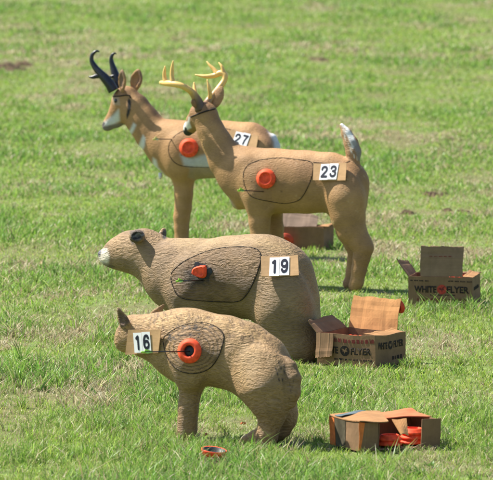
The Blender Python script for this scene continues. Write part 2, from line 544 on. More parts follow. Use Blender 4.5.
    def ball(s, px, py, r_px, name, mat, l_out=0.2, parent=None, squash=1.0):
        h = s.hit(px, py)
        if h[0] is None: return None
        p = s.to_local(h[0]); r = r_px * np.linalg.norm(s.O) / FOC
        bm = bmesh.new()
        bmesh.ops.create_uvsphere(bm, u_segments=14, v_segments=10, radius=r)
        n = s.R.T @ np.array(h[1])
        for v in bm.verts: v.co += Vector(p - n * r * (1 - l_out))
        m = bpy.data.meshes.new(name); bm.to_mesh(m); bm.free(); m.shade_smooth()
        return link(name, m, mat, parent or s.root)

def catmull2(pts, closed=False, n=4):
    P = [np.array(p, float) for p in pts]
    if closed:
        Q = [P[-1]] + P + [P[0], P[1]]
        out = []
        for i in range(1, len(Q) - 2):
            for k in range(n):
                t = k / n; a, b, c, d = Q[i - 1], Q[i], Q[i + 1], Q[i + 2]
                out.append(0.5 * (2 * b + (c - a) * t + (2 * a - 5 * b + 4 * c - d) * t * t + (3 * b - a - 3 * c + d) * t ** 3))
        return out
    return catmull(P, n)

def antler_part(A, name, branches, mat, dark=(0.10, 0.055, 0.03), light=(0.74, 0.46, 0.135), horn=False):
    """branches: list of [(px,py,lateral,r_px), ...]; one continuous mesh per antler"""
    parts = []; cols = []
    for bi, br in enumerate(branches):
        P = []; R = []
        for q in br:
            x, y, z, r = A.st(q[0], q[1], q[3], q[2])
            P.append((x, y, z, r * (1.0 if horn else 1.12)))
        C = catmull(P, 6)
        v, f = tube([c[:3] for c in C], [max(0.0012, c[3]) for c in C], 10)
        parts.append((v, f))
        for i in range(len(C)):
            t = i / (len(C) - 1)
            k = 1 - float(sstep(0.10, 0.42, np.array(t))) if bi == 0 else 0.0
            c = np.array(dark) * k + np.array(light) * (1 - k)
            if not horn: c = c * (1 + 0.25 * (t - 0.5))
            cols += [[*c, 1.0]] * 10
    v, f = merge(parts)
    m = mesh_from(name, v, f)
    a = m.color_attributes.new('Col', 'FLOAT_COLOR', 'POINT')
    a.data.foreach_set('color', np.array(cols, np.float32).ravel())
    return link(name, m, mat, A.root)

TAN = (0.35, 0.202, 0.085)

# ================================================================== WHITETAIL DEER
def z5(L, ox, oy, s): return [(x / s + ox, y / s + oy) for x, y in L]

A = Animal('deer_target', 'tan foam buck deer target with pale antlers, number 23 card and raised tail', 'archery target',
           290, 286, 28, (-0.75, -0.26, -0.02), (0.62, 0.34, 1.22), 0.006)
D = A
# torso, neck, head
A.chain([[240, 172, 23, 0], [252, 178, 30.5, 0], [275, 181, 32.5, 0], [306, 182, 31.5, 0], [330, 182.5, 30, 0], [341, 185, 27.5, 0]], k=0.66, sm=0.03)
A.chain([[345, 186, 24], [348, 203, 19.5]], k=0.85, sm=0.04)
A.chain([[207, 121, 13.2, 0.0], [210.5, 130, 14.2, 0], [217, 143, 15.8, 0], [226, 159, 19, 0], [240, 172, 24, 0], [252, 180, 27, 0]], k=0.78, sm=0.04)
A.chain([[205.5, 114, 12.4, 0.0], [200.5, 114.5, 11.4, 0.015], [195, 121, 9.0, 0.045], [190, 127.5, 6.6, 0.07], [188, 131, 5.2, 0.08]], k=0.85, sm=0.02)
# shoulder and haunch muscles
A.vol.ell(A.st(256, 190, 1, -0.10)[:3], (0.075, 0.05, 0.12), 0.045)
A.vol.ell(A.st(258, 190, 1, 0.10)[:3], (0.085, 0.05, 0.13), 0.06)
A.vol.ell(A.st(346, 197, 1, -0.088)[:3], (0.10, 0.05, 0.145), 0.035)
A.vol.ell(A.st(238, 203, 1, -0.01)[:3], (0.03, 0.04, 0.035), 0.03)
A.vol.chain([A.st(245, 165, 7, -0.085), A.st(250, 180, 9, -0.098), A.st(257, 198, 9, -0.10), A.st(266, 208, 6, -0.09)], k=0.6, sm=0.035)
A.vol.ell(A.st(347, 196, 1, 0.075)[:3], (0.105, 0.05, 0.15), 0.06)
# legs
A.leg([[259, 196, 15], [259, 208, 12.5], [259.5, 222, 11], [260, 236, 9.6], [260.5, 247, 9.0], [260, 262, 7.0], [259, 272, 6.6]], (258, 7), -0.075)
A.leg([[268, 200, 14], [272, 214, 11], [275.5, 228, 8.5], [276, 240, 8], [275, 258, 6.8]], (274, 7.5), 0.075)
A.leg([[346, 200, 20], [348, 216, 18], [352, 230, 15.0], [360, 242, 11.6], [364, 247.5, 10.0], [361.5, 258, 8.9], [359, 270, 7.8], [357, 282, 7.0]], (355, 7.0), -0.07)
A.leg([[346, 200, 20], [348, 216, 17], [350, 230, 14.5], [355, 244, 11], [357.5, 250, 9.8], [355, 260, 8], [352.5, 272, 7], [350.5, 283, 6.4]], (348.5, 6.4), 0.07)
A.vol.blur(2)
# ears
A.ear((211.5, 108), (222.6, 85.5), 6.6, 0.05, 0.09, (-0.3, 1.0, -0.45), 0.34)
A.ear((197.5, 107.5), (191, 99.5), 2.7, -0.05, -0.09, (-0.6, 0.4, 0.0), 0.5, scoop=False)
# tail
tb = [A.st(354, 161, 6.5, 0), A.st(353.5, 152, 8.2, 0), A.st(351, 143, 7.6, 0), A.st(346.5, 133.5, 5.6, 0), A.st(342, 126, 2.8, 0)]
A.vol.chain(tb, n=(0, 1, 0), k=0.6, sm=0.014)
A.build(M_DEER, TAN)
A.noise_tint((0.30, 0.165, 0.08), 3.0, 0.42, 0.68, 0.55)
A.paint([(252, 150), (300, 150), (345, 154), (352, 161), (300, 158), (255, 158)], (0.43, 0.25, 0.115), 5, 0.7)
A.paint([(205, 100), (222, 108), (232, 132), (241, 146), (232, 145), (220, 126), (206, 112)], (0.24, 0.14, 0.07), 4, 0.5)  # back of the neck darkened, its shade painted into the colour
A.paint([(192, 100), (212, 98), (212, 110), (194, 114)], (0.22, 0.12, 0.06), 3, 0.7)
A.paint([(181, 123), (189, 121), (191.5, 128), (186, 130.5), (181, 130)], (0.70, 0.66, 0.60), 0.8, both=False)
A.paint([(188.5, 117), (190, 117), (189.6, 123), (187.5, 124)], (0.55, 0.55, 0.48), 1.0, 0.9, both=False)
A.paint([(181, 129.5), (186, 130.5), (193, 133.5), (193, 137), (186, 137), (181, 133)], (0.03, 0.028, 0.028), 0.7, both=False)
A.paint([(184.5, 127.4), (186.5, 127.4), (187.3, 131), (184.5, 131)], (0.03, 0.028, 0.028), 0.5, both=False)
A.paint([(216, 88), (222, 84), (227, 95), (220, 106), (212, 106)], (0.45, 0.26, 0.12), 2, 0.7, both=False)
A.paint([(339, 122), (343, 122), (346, 132), (351, 145), (354, 158), (349, 158), (344, 145), (339, 137)], (0.40, 0.25, 0.13), 1.2, 0.85)
A.paint([(339, 121), (344, 122), (353, 135), (357, 144), (353, 149), (348, 138), (342, 128)], (0.72, 0.70, 0.67), 1.0)
for i in range(22):
    A.fleck(341.5 + 0.62 * i + random.random() * 3, 127 + 1.6 * i * 0.9 + random.random() * 4, 2.6, 0.6, random.choice([(0.75, 0.72, 0.66), (0.62, 0.5, 0.36), (0.30, 0.19, 0.10)]), 50 + random.random() * 35, 0.85)
A.paint([(350, 140), (357, 141), (363, 156), (361, 163), (358, 160), (355, 150)], (0.24, 0.22, 0.21), 1.2, 0.85)
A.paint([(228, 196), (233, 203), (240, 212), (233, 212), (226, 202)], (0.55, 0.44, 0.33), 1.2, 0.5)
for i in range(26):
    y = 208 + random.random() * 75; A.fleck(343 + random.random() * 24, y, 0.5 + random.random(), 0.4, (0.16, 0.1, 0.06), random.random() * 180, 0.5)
for i in range(40):
    A.fleck(235 + random.random() * 130, 152 + random.random() * 60, 0.9 + 1.2 * random.random(), 0.7, random.choice([(0.20, 0.12, 0.065), (0.5, 0.36, 0.2)]), random.random() * 180, 0.4)
A.paint(z5([(193, 98), (208, 98), (212, 108), (207, 116), (199, 117)], 290, 200, 4.8), (0.62, 0.42, 0.22), 1, 0.8, both=False)
for i in range(16):
    A.fleck(random.gauss(267, 10), random.gauss(182, 8), 0.75, 0.65, (0.035, 0.025, 0.018), 0, 0.8)
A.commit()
dpoly = [(243.5, 178), (244.6, 170), (248.75, 164.8), (256, 161.5), (263, 159.6), (280, 158), (297, 159.5), (310, 161.6), (313.5, 167), (311.5, 178), (307.5, 188), (303, 196), (298, 200.6), (289, 203), (280, 203), (267.5, 201), (258, 199), (251, 196), (246, 189)]
A.insert(dpoly, M_DEER, lambda C, uv: C * np.array([0.93, 0.90, 0.90, 1]))
A.seam(dpoly, 0.62, closed=True)
A.seam([(313.5, 162.3), (325, 163.3), (340, 164.5), (350, 161)], 0.5, name='back_seam')
A.seam([(191, 117), (197, 114.5), (205, 111.6), (213, 109.4), (220.5, 107.6)], 1.5, name='neck_seam')
antler_part(A, 'antler', [
    [(200.5, 110, -0.03, 5.2), (197.8, 101.5, -0.04, 4.5), (192.5, 93, -0.06, 3.3), (187, 88.5, -0.09, 2.9), (181, 85.6, -0.11, 2.8), (173, 83.8, -0.11, 2.9), (166, 83.3, -0.09, 2.7), (160.5, 82.6, -0.07, 1.6)],
    [(166, 83.2, -0.09, 2.3), (164.6, 78, -0.085, 1.9), (164.4, 72, -0.085, 1.5), (165.2, 66, -0.09, 0.5)],
    [(173, 83, -0.11, 2.4), (172, 76, -0.105, 2.0), (172.2, 68, -0.105, 1.6), (173.2, 60.8, -0.11, 0.5)],
    [(195.5, 96.5, -0.05, 2.2), (194.8, 91, -0.03, 2.0), (194.4, 86.5, -0.02, 1.5), (194.1, 82.2, -0.015, 0.5)]], M_ANTLER)
antler_part(A, 'antler', [
    [(205.5, 109, 0.03, 4.8), (208.5, 101.5, 0.04, 3.8), (213.5, 95, 0.07, 3.0), (219, 88.2, 0.11, 2.9), (224, 81, 0.14, 2.7), (225, 75.5, 0.15, 2.7), (221, 73, 0.15, 2.8), (214, 75.6, 0.14, 2.3), (205, 76.4, 0.12, 1.7), (195, 74.7, 0.11, 0.5)],
    [(224, 75, 0.15, 2.4), (223, 70, 0.15, 1.8), (221.5, 66, 0.15, 1.2), (218.8, 62.5, 0.155, 0.5)],
    [(217, 74, 0.145, 2.3), (214, 69.5, 0.15, 1.8), (210, 65.5, 0.15, 1.2), (206.8, 61.5, 0.155, 0.5)],
    [(209, 100.5, 0.045, 2.2), (210.2, 95, 0.03, 1.9), (209, 87, 0.02, 1.6), (207.2, 79.5, 0.02, 0.5)]], M_ANTLER,
    dark=(0.30, 0.17, 0.075))

# ================================================================== PRONGHORN
A = Animal('pronghorn_target', 'tan foam pronghorn antelope target with black horns, number 27 card', 'archery target',
           216, 254, 25, (-0.85, -0.26, -0.02), (0.52, 0.3, 1.24), 0.006)
P_ = A
A.chain([[180, 150, 28.5], [200, 149.5, 29], [225, 149.5, 28.7], [250, 150, 27.5], [256, 152, 23.5]], k=0.68, sm=0.03)
A.chain([[126, 101, 13.2], [134, 109, 16.5], [143, 121, 17.3], [152, 133, 18.5], [166, 143.5, 23.5], [182, 151, 27]], k=0.75, sm=0.04)
A.chain([[126.5, 98.5, 12.6], [124, 103.5, 13.2], [119.5, 110.5, 10.5], [113.5, 118.5, 7.6], [109, 124, 6.2], [106.8, 126.2, 5.2]], k=0.78, sm=0.018)
A.chain([[123, 114, 9.5], [117, 121, 7.0]], k=0.7, sm=0.018)
A.vol.ell(A.st(180, 158, 1, -0.10)[:3], (0.085, 0.05, 0.13), 0.06)
A.vol.ell(A.st(180, 158, 1, 0.10)[:3], (0.085, 0.05, 0.13), 0.06)
A.vol.ell(A.st(260, 160, 1, -0.08)[:3], (0.10, 0.05, 0.13), 0.06)
A.vol.ell(A.st(260, 160, 1, 0.08)[:3], (0.10, 0.05, 0.13), 0.06)
A.leg([[182, 168, 13], [183, 180, 10.3], [183, 195, 8.8], [182.4, 208, 8.0], [181.2, 217, 7.9], [181, 228, 6.9], [181, 240, 6.6]], (181, 7), -0.05)
A.leg([[184, 168, 13], [184.5, 180, 10], [185, 195, 8.2], [184.5, 208, 7.4], [183, 217, 7.2], [183, 228, 6.2], [183, 240, 6]], (183, 6.5), 0.05)
A.leg([[258, 160, 18], [260, 180, 13], [264, 200, 10], [267, 212, 8.5], [265, 230, 7]], (263, 7), -0.06)
A.leg([[258, 160, 18], [261, 180, 13], [265, 200, 10], [268, 212, 8.5], [266, 230, 7]], (265, 7), 0.06)
A.vol.blur(2)
A.ear((122.3, 90), (122.2, 68.5), 4.8, -0.07, -0.08, (-0.35, -1.0, 0.1), 0.5)
A.ear((134.5, 89), (138.8, 68.5), 6.2, 0.05, 0.06, (0.0, -1.0, 0.0), 0.5)
A.vol.chain([A.st(273, 138, 4, 0), A.st(276, 146, 4, 0), A.st(277, 156, 2.5, 0)], k=0.8, sm=0.02)
A.build(M_ANT, (0.38, 0.215, 0.09))
A.noise_tint((0.33, 0.175, 0.075), 3.0, 0.42, 0.68, 0.5, seed=9)
W = (0.68, 0.67, 0.64)
A.paint([(131, 89), (138, 88), (147, 95), (154, 104), (161, 119), (154, 116), (145, 103), (136, 97)], (0.13, 0.075, 0.04), 2.5, 0.85)
A.paint([(110, 86), (128, 86), (131, 94), (114, 96)], (0.30, 0.17, 0.085), 2.0, 0.9)
A.paint([(118.6, 109.5), (119.8, 121), (112, 125.5), (103, 127), (101, 124), (106, 121), (111, 117)], W, 2.0)
A.paint([(100, 124.8), (106, 126.2), (112, 124.5), (121, 123), (124.5, 124), (122, 128), (107, 133), (100, 129)], (0.20, 0.17, 0.155), 1.0)
A.paint([(101, 121.5), (104, 121.5), (105.5, 124), (103.5, 126), (100, 126)], (0.10, 0.09, 0.085), 0.8)
A.paint([(129, 98), (131, 101), (131, 108), (129.5, 114), (127, 119.5), (126.3, 115), (127.6, 108), (127.5, 101)], (0.03, 0.027, 0.025), 0.6)
A.paint([(133.5, 123), (136, 125), (134, 130), (131, 135), (127, 133), (130.5, 129)], W, 1.6)
A.paint([(143, 135), (145.2, 138), (144.5, 146), (142.5, 151), (138, 147), (140.5, 141)], W, 1.6)
A.paint([(153, 158), (156, 160), (158, 167), (163, 173), (168, 179), (160, 180), (152, 172)], W, 2.0)
A.paint([(180.5, 154), (192, 158), (215, 152), (240, 150), (256, 158), (256, 168), (215, 167.5), (190, 167.2), (184, 165)], (0.52, 0.51, 0.49), 2.6)
A.paint([(190, 167.5), (215, 168), (252, 168.5), (252, 181), (196, 181), (188, 177)], (0.34, 0.26, 0.19), 2.0, 0.75)
A.paint([(267, 131), (272, 128), (284, 138), (286, 158), (277, 158), (273, 142)], (0.60, 0.61, 0.62), 2.2)
A.paint([(252, 122), (266, 126), (274, 142), (272, 152), (262, 138)], (0.24, 0.135, 0.07), 3, 0.8)
A.paint([(119.4, 72), (122.3, 69), (124.2, 76), (123.5, 87), (120, 86)], (0.18, 0.12, 0.09), 1.0, 0.8, both=False)
A.paint([(137, 69), (142.5, 74), (142.5, 82), (139, 87), (136, 84), (139, 77)], (0.20, 0.12, 0.075), 1.0, 0.7, both=False)
A.paint([(111.5, 97), (119, 97), (120, 105.5), (113, 104.5)], (0.42, 0.33, 0.25), 1.0, 0.6)
for i in range(12):
    A.fleck(random.gauss(190, 10), random.gauss(149, 8), 0.8, 0.7, (0.035, 0.025, 0.018), 0, 0.8)
A.commit()
apoly = z5([(345, 190), (332, 215), (330, 250), (345, 285), (375, 310), (420, 320), (480, 322)], 100, 100, 4.8) + [(213, 167.3), (235, 166.5), (247, 158), (249, 145), (243, 135), (232, 130), (215, 128), (195, 128.5), (184, 131), (177, 134.5)]
A.insert(apoly, M_ANT, lambda C, uv: C * np.array([0.97, 0.95, 0.95, 1]))
A.seam(apoly, 0.58, closed=True)
A.seam([(113.3, 96.5), (119, 96.2), (125, 95.4), (129.5, 95.5), (130.6, 98)], 1.3, name='neck_seam')
e = A.ball(115.6, 100.8, 2.5, 'eye', M_EYE, 0.45)
A.ball(115.3, 100.2, 0.9, 'glint', M_EYEW, 0.6, parent=None) if False else None
antler_part(A, 'horn', [
    [(113.5, 91, -0.045, 5.4), (110, 84.5, -0.05, 5.2), (105, 78.3, -0.055, 4.7), (99.3, 72.3, -0.06, 3.8), (95, 67, -0.06, 3.1), (91.8, 61, -0.06, 2.4), (92, 55.5, -0.06, 1.9), (94.5, 52.3, -0.055, 1.5), (97, 51.0, -0.05, 1.2), (99.4, 51.6, -0.045, 0.7)],
    [(101, 75, -0.058, 3.0), (96.5, 76.2, -0.07, 2.5), (92.5, 77.2, -0.08, 1.8), (88.6, 76.6, -0.085, 0.5)]], M_HORN, horn=True)
antler_part(A, 'horn', [
    [(119, 88, 0.03, 4.8), (117, 80, 0.035, 4.5), (114.8, 73, 0.04, 3.9), (112.6, 66, 0.045, 3.0), (111.2, 59.5, 0.045, 2.1), (112.2, 55.3, 0.045, 1.6), (114.3, 53.3, 0.05, 1.1), (116.4, 53.8, 0.05, 0.5)],
    [(115.5, 76, 0.03, 2.6), (112.5, 76.5, 0.02, 2.0), (110, 76, 0.015, 0.8)]], M_HORN, horn=True)
v, f = tube([A.loc(160.3, 173, -0.03)[0], A.loc(160.6, 176.5, -0.035)[0], A.loc(159.8, 179, -0.04)[0]], [0.012, 0.012, 0.006], 7)
link('chest_tuft', mesh_from('chest_tuft', v, f), simple_mat('tuft_white', W, 0.8), A.root)

# ================================================================== BEAR
A = Animal('bear_target', 'brown foam bear target with carved fur, dark core and number 19 card', 'archery target',
           225, 353, 30, (-0.76, -0.36, -0.02), (0.66, 0.38, 0.70), 0.0065)
B_ = A
A.chain([[186, 278, 38], [205, 279, 39.5], [230, 277.5, 41.5], [250, 276.5, 42], [263, 277, 42.5], [275, 283, 42]], k=0.80, sm=0.04)
A.chain([[274, 284, 42], [282.5, 300, 35.5], [287.5, 318, 31], [292, 340, 28.5]], k=0.80, sm=0.04)
A.chain([[146, 254, 23.5], [158, 262.5, 26], [172, 272.5, 33.5], [188, 278, 38]], k=0.80, sm=0.04)
A.chain([[104.3, 257.5, 6.2], [108, 257, 9.2], [114, 255, 13.5], [120, 253.5, 17.2], [130, 252, 21.2], [143, 252.8, 22.8], [150, 256, 23]], k=0.80, sm=0.03)
A.vol.ell(A.st(190, 290, 1, -0.13)[:3], (0.11, 0.06, 0.15), 0.06)
A.vol.ell(A.st(192, 290, 1, 0.13)[:3], (0.11, 0.06, 0.15), 0.06)
A.vol.ell(A.st(283, 304, 1, -0.115)[:3], (0.145, 0.095, 0.20), 0.03)
A.vol.ell(A.st(287, 305, 1, 0.10)[:3], (0.17, 0.09, 0.21), 0.06)
A.leg([[190, 296, 24], [190, 315, 18.5], [189, 335, 16.5]], (187, 17), -0.10)
A.leg([[196, 296, 24], [198, 315, 18.5], [199, 335, 16.5]], (198, 17), 0.11)
fb = A.leg([[285, 312, 31], [291.5, 330, 27], [297, 346, 24.5]], (300, 22.5), -0.08)
A.leg([[288, 312, 33], [297, 332, 27], [303, 348, 24]], (305, 22), 0.09)
A.vol.chain([(fb[0], fb[1], 0.05, 0.085), (fb[0] - 0.16, fb[1], 0.03, 0.05)], k=0.9, sm=0.03)
A.vol.blur(3)
A.vol.ell(A.st(137, 236.5, 1, -0.105)[:3], (0.042, 0.036, 0.034), 0.012)
A.vol.ell(A.st(136.2, 236.2, 1, -0.146)[:3], (0.030, 0.034, 0.024), 0.006, op='sub')
#
A.ear((161, 240), (164, 229.5), 6.2, 0.10, 0.12, (-0.9, -0.3, 0.0), 0.55, scoop=False)
A.vol.ell(A.st(102.3, 253.8, 1, 0.0)[:3], (0.018, 0.03, 0.02), 0.012)
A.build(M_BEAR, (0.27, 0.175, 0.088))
A.noise_tint((0.19, 0.12, 0.064), 4.0, 0.42, 0.66, 0.6, seed=21)
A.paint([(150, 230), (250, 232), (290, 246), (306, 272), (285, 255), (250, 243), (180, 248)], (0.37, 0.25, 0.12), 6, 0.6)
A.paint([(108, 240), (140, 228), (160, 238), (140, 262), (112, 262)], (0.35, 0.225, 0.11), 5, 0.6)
A.paint([(97, 248), (107, 248.5), (109.5, 256), (108, 265), (100, 268), (95, 260)], (0.70, 0.62, 0.50), 1.8)
A.paint([(96, 247), (101.5, 247.5), (101.5, 253), (99.8, 256), (96, 256)], (0.12, 0.12, 0.13), 1.0)
A.paint([(103, 262), (111, 264.5), (116, 267), (112, 268.5), (102, 267)], (0.10, 0.08, 0.065), 0.8, 0.7)
A.paint([(130, 231), (138, 229), (144, 231), (143.5, 237), (138, 242.5), (132, 245), (130, 240)], (0.075, 0.058, 0.045), 1.4, 0.9, both=False)
A.fleck(136.3, 236.2, 5.2, 4.0, (0.022, 0.021, 0.021), -20, 0.95)
A.paint([(136, 234.5), (139, 233), (140.5, 234), (139, 236.5), (136.5, 238.5)], (0.15, 0.13, 0.11), 0.8, 0.8, both=False)
for i in range(8):
    A.fleck(131.5 + random.random() * 11, 231.5 + random.random() * 9, 2.0 + random.random(), 0.55, random.choice([(0.24, 0.23, 0.23), (0.02, 0.02, 0.02), (0.17, 0.13, 0.09)]), -35 + random.random() * 40, 0.9)
A.paint([(162.5, 231), (166, 230), (167.5, 236), (164.5, 240), (162.5, 238)], (0.05, 0.045, 0.042), 0.8, 0.9, both=False)
A.commit()
bpoly = z5([(50, 240), (60, 220), (100, 185), (160, 155), (230, 130), (300, 120), (370, 118), (420, 127), (440, 150), (437, 190), (425, 230), (405, 280), (375, 330), (340, 355), (260, 357), (180, 352), (110, 345), (75, 325), (60, 295), (50, 265)], 160, 220, 4.364)
def bear_core(C, uv):
    k = 0.68 + 0.16 * sstep(0.3, 0.7, fbm(uv[:, 0] * 0.08, uv[:, 1] * 0.08, 5))
    d = np.hypot((uv[:, 0] - 199) / 12, (uv[:, 1] - 275) / 9)
    spl = (1 - sstep(0.6, 1.6, d + 1.2 * (fbm(uv[:, 0] * 0.35, uv[:, 1] * 0.35, 8) - 0.5)))
    C = C * k[:, None] * np.array([1.03, 0.97, 0.90, 1])
    C[:, :3] = C[:, :3] * (1 - 0.75 * spl[:, None]) + 0.02 * 0.75 * spl[:, None]
    C[:, 3] = 1
    return C
A.insert(bpoly, M_BEAR, bear_core, 0.003)
A.seam(bpoly, 0.85, closed=True)

# ================================================================== BOBCAT
A = Animal('bobcat_target', 'crouching tan foam bobcat target with pricked ears, number 16 card on its cheek', 'archery target',
           225, 439.5, 30, (-0.62, -0.30, -0.02), (0.46, 0.30, 0.66), 0.005)
C_ = A
A.chain([[188, 346.5, 37.5], [205, 349, 36.5], [225, 352, 36.5], [243, 357.5, 36.3], [258, 368, 36], [266, 377, 33]], k=0.74, sm=0.03)
A.chain([[135, 335, 19], [148, 336.5, 22.3], [162, 339, 27], [176, 343, 33], [188, 346.5, 37]], k=0.78, sm=0.03)
A.chain([[134.5, 334.5, 19.2], [127, 339, 12.5, 0.0], [123.5, 343, 9.0, 0.0]], k=0.92, sm=0.02)
A.vol.ell(A.st(190, 362, 1, -0.10)[:3], (0.08, 0.05, 0.12), 0.05)
A.vol.ell(A.st(192, 362, 1, 0.10)[:3], (0.08, 0.05, 0.12), 0.05)
A.vol.ell(A.st(263, 380, 1, -0.09)[:3], (0.13, 0.06, 0.135), 0.05)
A.vol.ell(A.st(266, 380, 1, 0.09)[:3], (0.13, 0.06, 0.135), 0.05)
A.leg([[190, 366, 17], [190, 382, 12.5], [189, 396, 10.0], [188, 408, 10.4], [187.3, 420, 9.8]], (186.6, 10.5), -0.06)
A.leg([[193, 366, 17], [194, 382, 12.0], [191, 398, 9.2], [189.5, 410, 9.2]], (188.5, 9.5), 0.06)
fc = A.leg([[268, 388, 28], [271, 402, 21.5], [271.5, 415, 14.5], [269, 426, 11.5]], (267, 10), -0.075)
A.leg([[268, 388, 28], [277, 402, 21], [285.5, 413, 12.8], [286, 419, 11.2], [281.5, 430, 9.5]], (273, 9.5), 0.06)
A.vol.chain([(fc[0], fc[1], 0.035, 0.042), (fc[0] - 0.055, fc[1], 0.026, 0.034), (fc[0] - 0.09, fc[1], 0.02, 0.024)], k=1.1, sm=0.02)
A.vol.blur(2)
# toes
for k in range(4):
    A.vol.ell((fc[0] - 0.098 + 0.006 * abs(k - 1.5), fc[1] - 0.033 + 0.022 * k, 0.018), (0.020, 0.0115, 0.016), 0.005)
# bobbed tail lying against the rump
A.vol.chain([A.st(286, 361, 5.0, -0.055), A.st(289.5, 368, 8.0, -0.068), A.st(292, 379, 9.6, -0.078), A.st(292, 392, 8.8, -0.085), A.st(290.5, 402, 6.6, -0.08)], n=(0, 1, 0), k=0.75, sm=0.016)
A.ear((125, 324), (117.6, 307), 7.2, -0.07, -0.09, (-0.25, -1.0, 0.1), 0.42, point=True)
A.ear((153, 318), (164.5, 304), 6.4, 0.08, 0.10, (-0.9, 0.2, -0.3), 0.45, scoop=False, point=True)
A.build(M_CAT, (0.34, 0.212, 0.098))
A.noise_tint((0.25, 0.155, 0.072), 5.0, 0.42, 0.66, 0.6, seed=31)
A.paint([(118, 320), (150, 314), (190, 309), (240, 319), (275, 345), (240, 333), (190, 325), (130, 330)], (0.43, 0.275, 0.125), 5, 0.7)  # sunlit top of the back painted in as a lighter colour
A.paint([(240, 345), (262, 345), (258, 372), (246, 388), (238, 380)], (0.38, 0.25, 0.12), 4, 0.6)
A.paint([(118.5, 309), (122, 313), (130.5, 321), (126, 326), (120.5, 328), (118.8, 318)], (0.12, 0.075, 0.055), 0.9, 0.9, both=False)
A.paint([(116, 309.5), (118, 307), (119, 311), (117, 318)], (0.25, 0.16, 0.10), 0.8, 0.8, both=False)
for i in range(150):
    t = random.random(); x = 150 + 125 * t
    y = 311 + 26 * max(0, t - 0.3) + random.random() * 17
    A.fleck(x, y, 1.3 + random.random() * 1.2, 0.75, (0.13, 0.08, 0.042), 60 + random.random() * 40, 0.65)
for i in range(40):
    A.fleck(118 + random.random() * 32, 318 + random.random() * 18, 1.2 + random.random(), 0.7, (0.14, 0.085, 0.045), random.random() * 180, 0.55)
for x, y, an in [(279, 363, 80), (281, 368, 85), (284.5, 372, 75), (277.5, 374, 80), (279, 380, 70), (282.5, 380, 85), (284, 366, 70), (276, 369, 75)]:
    A.fleck(x, y, 2.2, 0.8, (0.03, 0.025, 0.02), an, 0.95)
A.paint([(285, 353), (296, 357), (302, 372), (303, 385), (299, 404), (290, 406), (286, 396), (285, 375)], (0.22, 0.135, 0.065), 1.2, 0.6, both=False)
A.paint([(283.5, 354), (286, 356), (285.5, 372), (285, 388), (286.5, 402), (284.5, 402), (282.5, 386), (283.5, 370)], (0.10, 0.065, 0.038), 0.9, 0.3, both=False)  # crease shade painted as a dark strip along the tail's left edge
for i in range(14):
    A.fleck(288 + random.random() * 11, 362 + i * 2.8, 2.0, 0.5, (0.09, 0.06, 0.04), 80 + random.random() * 25, 0.7)
A.paint([(247, 440), (258, 438), (258, 452), (247, 452)], (0.12, 0.085, 0.06), 1.6, 0.5, both=False)
A.commit()
cpoly = z5([(65, 190), (90, 160), (140, 130), (200, 113), (260, 110), (310, 125), (345, 150), (355, 180), (345, 230), (325, 280), (290, 325), (240, 348), (190, 352), (140, 338), (100, 300), (75, 250)], 150, 300, 4.8)
def cat_core(C, uv):
    r = np.hypot((uv[:, 0] - 192) / 31, (uv[:, 1] - 348) / 25)
    w = 0.5 + 0.5 * np.sin(r * 44 + 2.5 * fbm(uv[:, 0] * .1, uv[:, 1] * .1, 3))
    ring = sstep(0.6, 1.0, w) * 0.6 * sstep(0.45, 0.6, r)
    C[:, :3] = C[:, :3] * np.array([0.98, 0.95, 0.95]) * (1 - ring[:, None])
    for i in range(34):
        rr = random.Random(i * 7 + 1)
        x, y = 168 + rr.random() * 54, 325 + rr.random() * 17
        d = np.hypot((uv[:, 0] - x) / (1.4 + rr.random()), (uv[:, 1] - y) / 0.8)
        k = (1 - sstep(0.6, 1.2, d)) * 0.8
        C[:, :3] = C[:, :3] * (1 - k[:, None]) + 0.03 * k[:, None]
    return C
A.insert(cpoly, M_CAT, cat_core, 0.003)
A.seam(cpoly, 0.85, closed=True)

# ================================================================== number cards
def text_mesh(s, w, h, thick=0.0008, bold=0.0):
    """letters as a mesh in the XZ plane facing -Y, fitted to w x h, centred"""
    cu = bpy.data.curves.new('lettering', 'FONT')
    cu.body = s; cu.size = 1.0; cu.offset = bold; cu.resolution_u = 4
    to = bpy.data.objects.new('lettering', cu); COL.objects.link(to)
    dg = bpy.context.evaluated_depsgraph_get(); dg.update()
    m = bpy.data.meshes.new_from_object(to.evaluated_get(dg))
    bpy.data.objects.remove(to); bpy.data.curves.remove(cu)
    n = len(m.vertices); co = np.zeros(n * 3, np.float32); m.vertices.foreach_get('co', co); co = co.reshape(-1, 3)
    lo, hi = co.min(0), co.max(0)
    x = ((co[:, 0] - (lo[0] + hi[0]) / 2) / max(1e-6, hi[0] - lo[0])) * w
    z = ((co[:, 1] - (lo[1] + hi[1]) / 2) / max(1e-6, hi[1] - lo[1])) * h
    out = np.stack([x, np.zeros(n), z], 1).astype(np.float32)
    m.vertices.foreach_set('co', out.ravel())
    m.update()
    bm = bmesh.new(); bm.from_mesh(m)
    r = bmesh.ops.extrude_face_region(bm, geom=bm.faces[:])
    for v in [g for g in r['geom'] if isinstance(g, bmesh.types.BMVert)]:
        v.co.y -= thick
    bmesh.ops.recalc_face_normals(bm, faces=bm.faces[:])
    bm.to_mesh(m); bm.free()
    m.materials.clear()
    return m

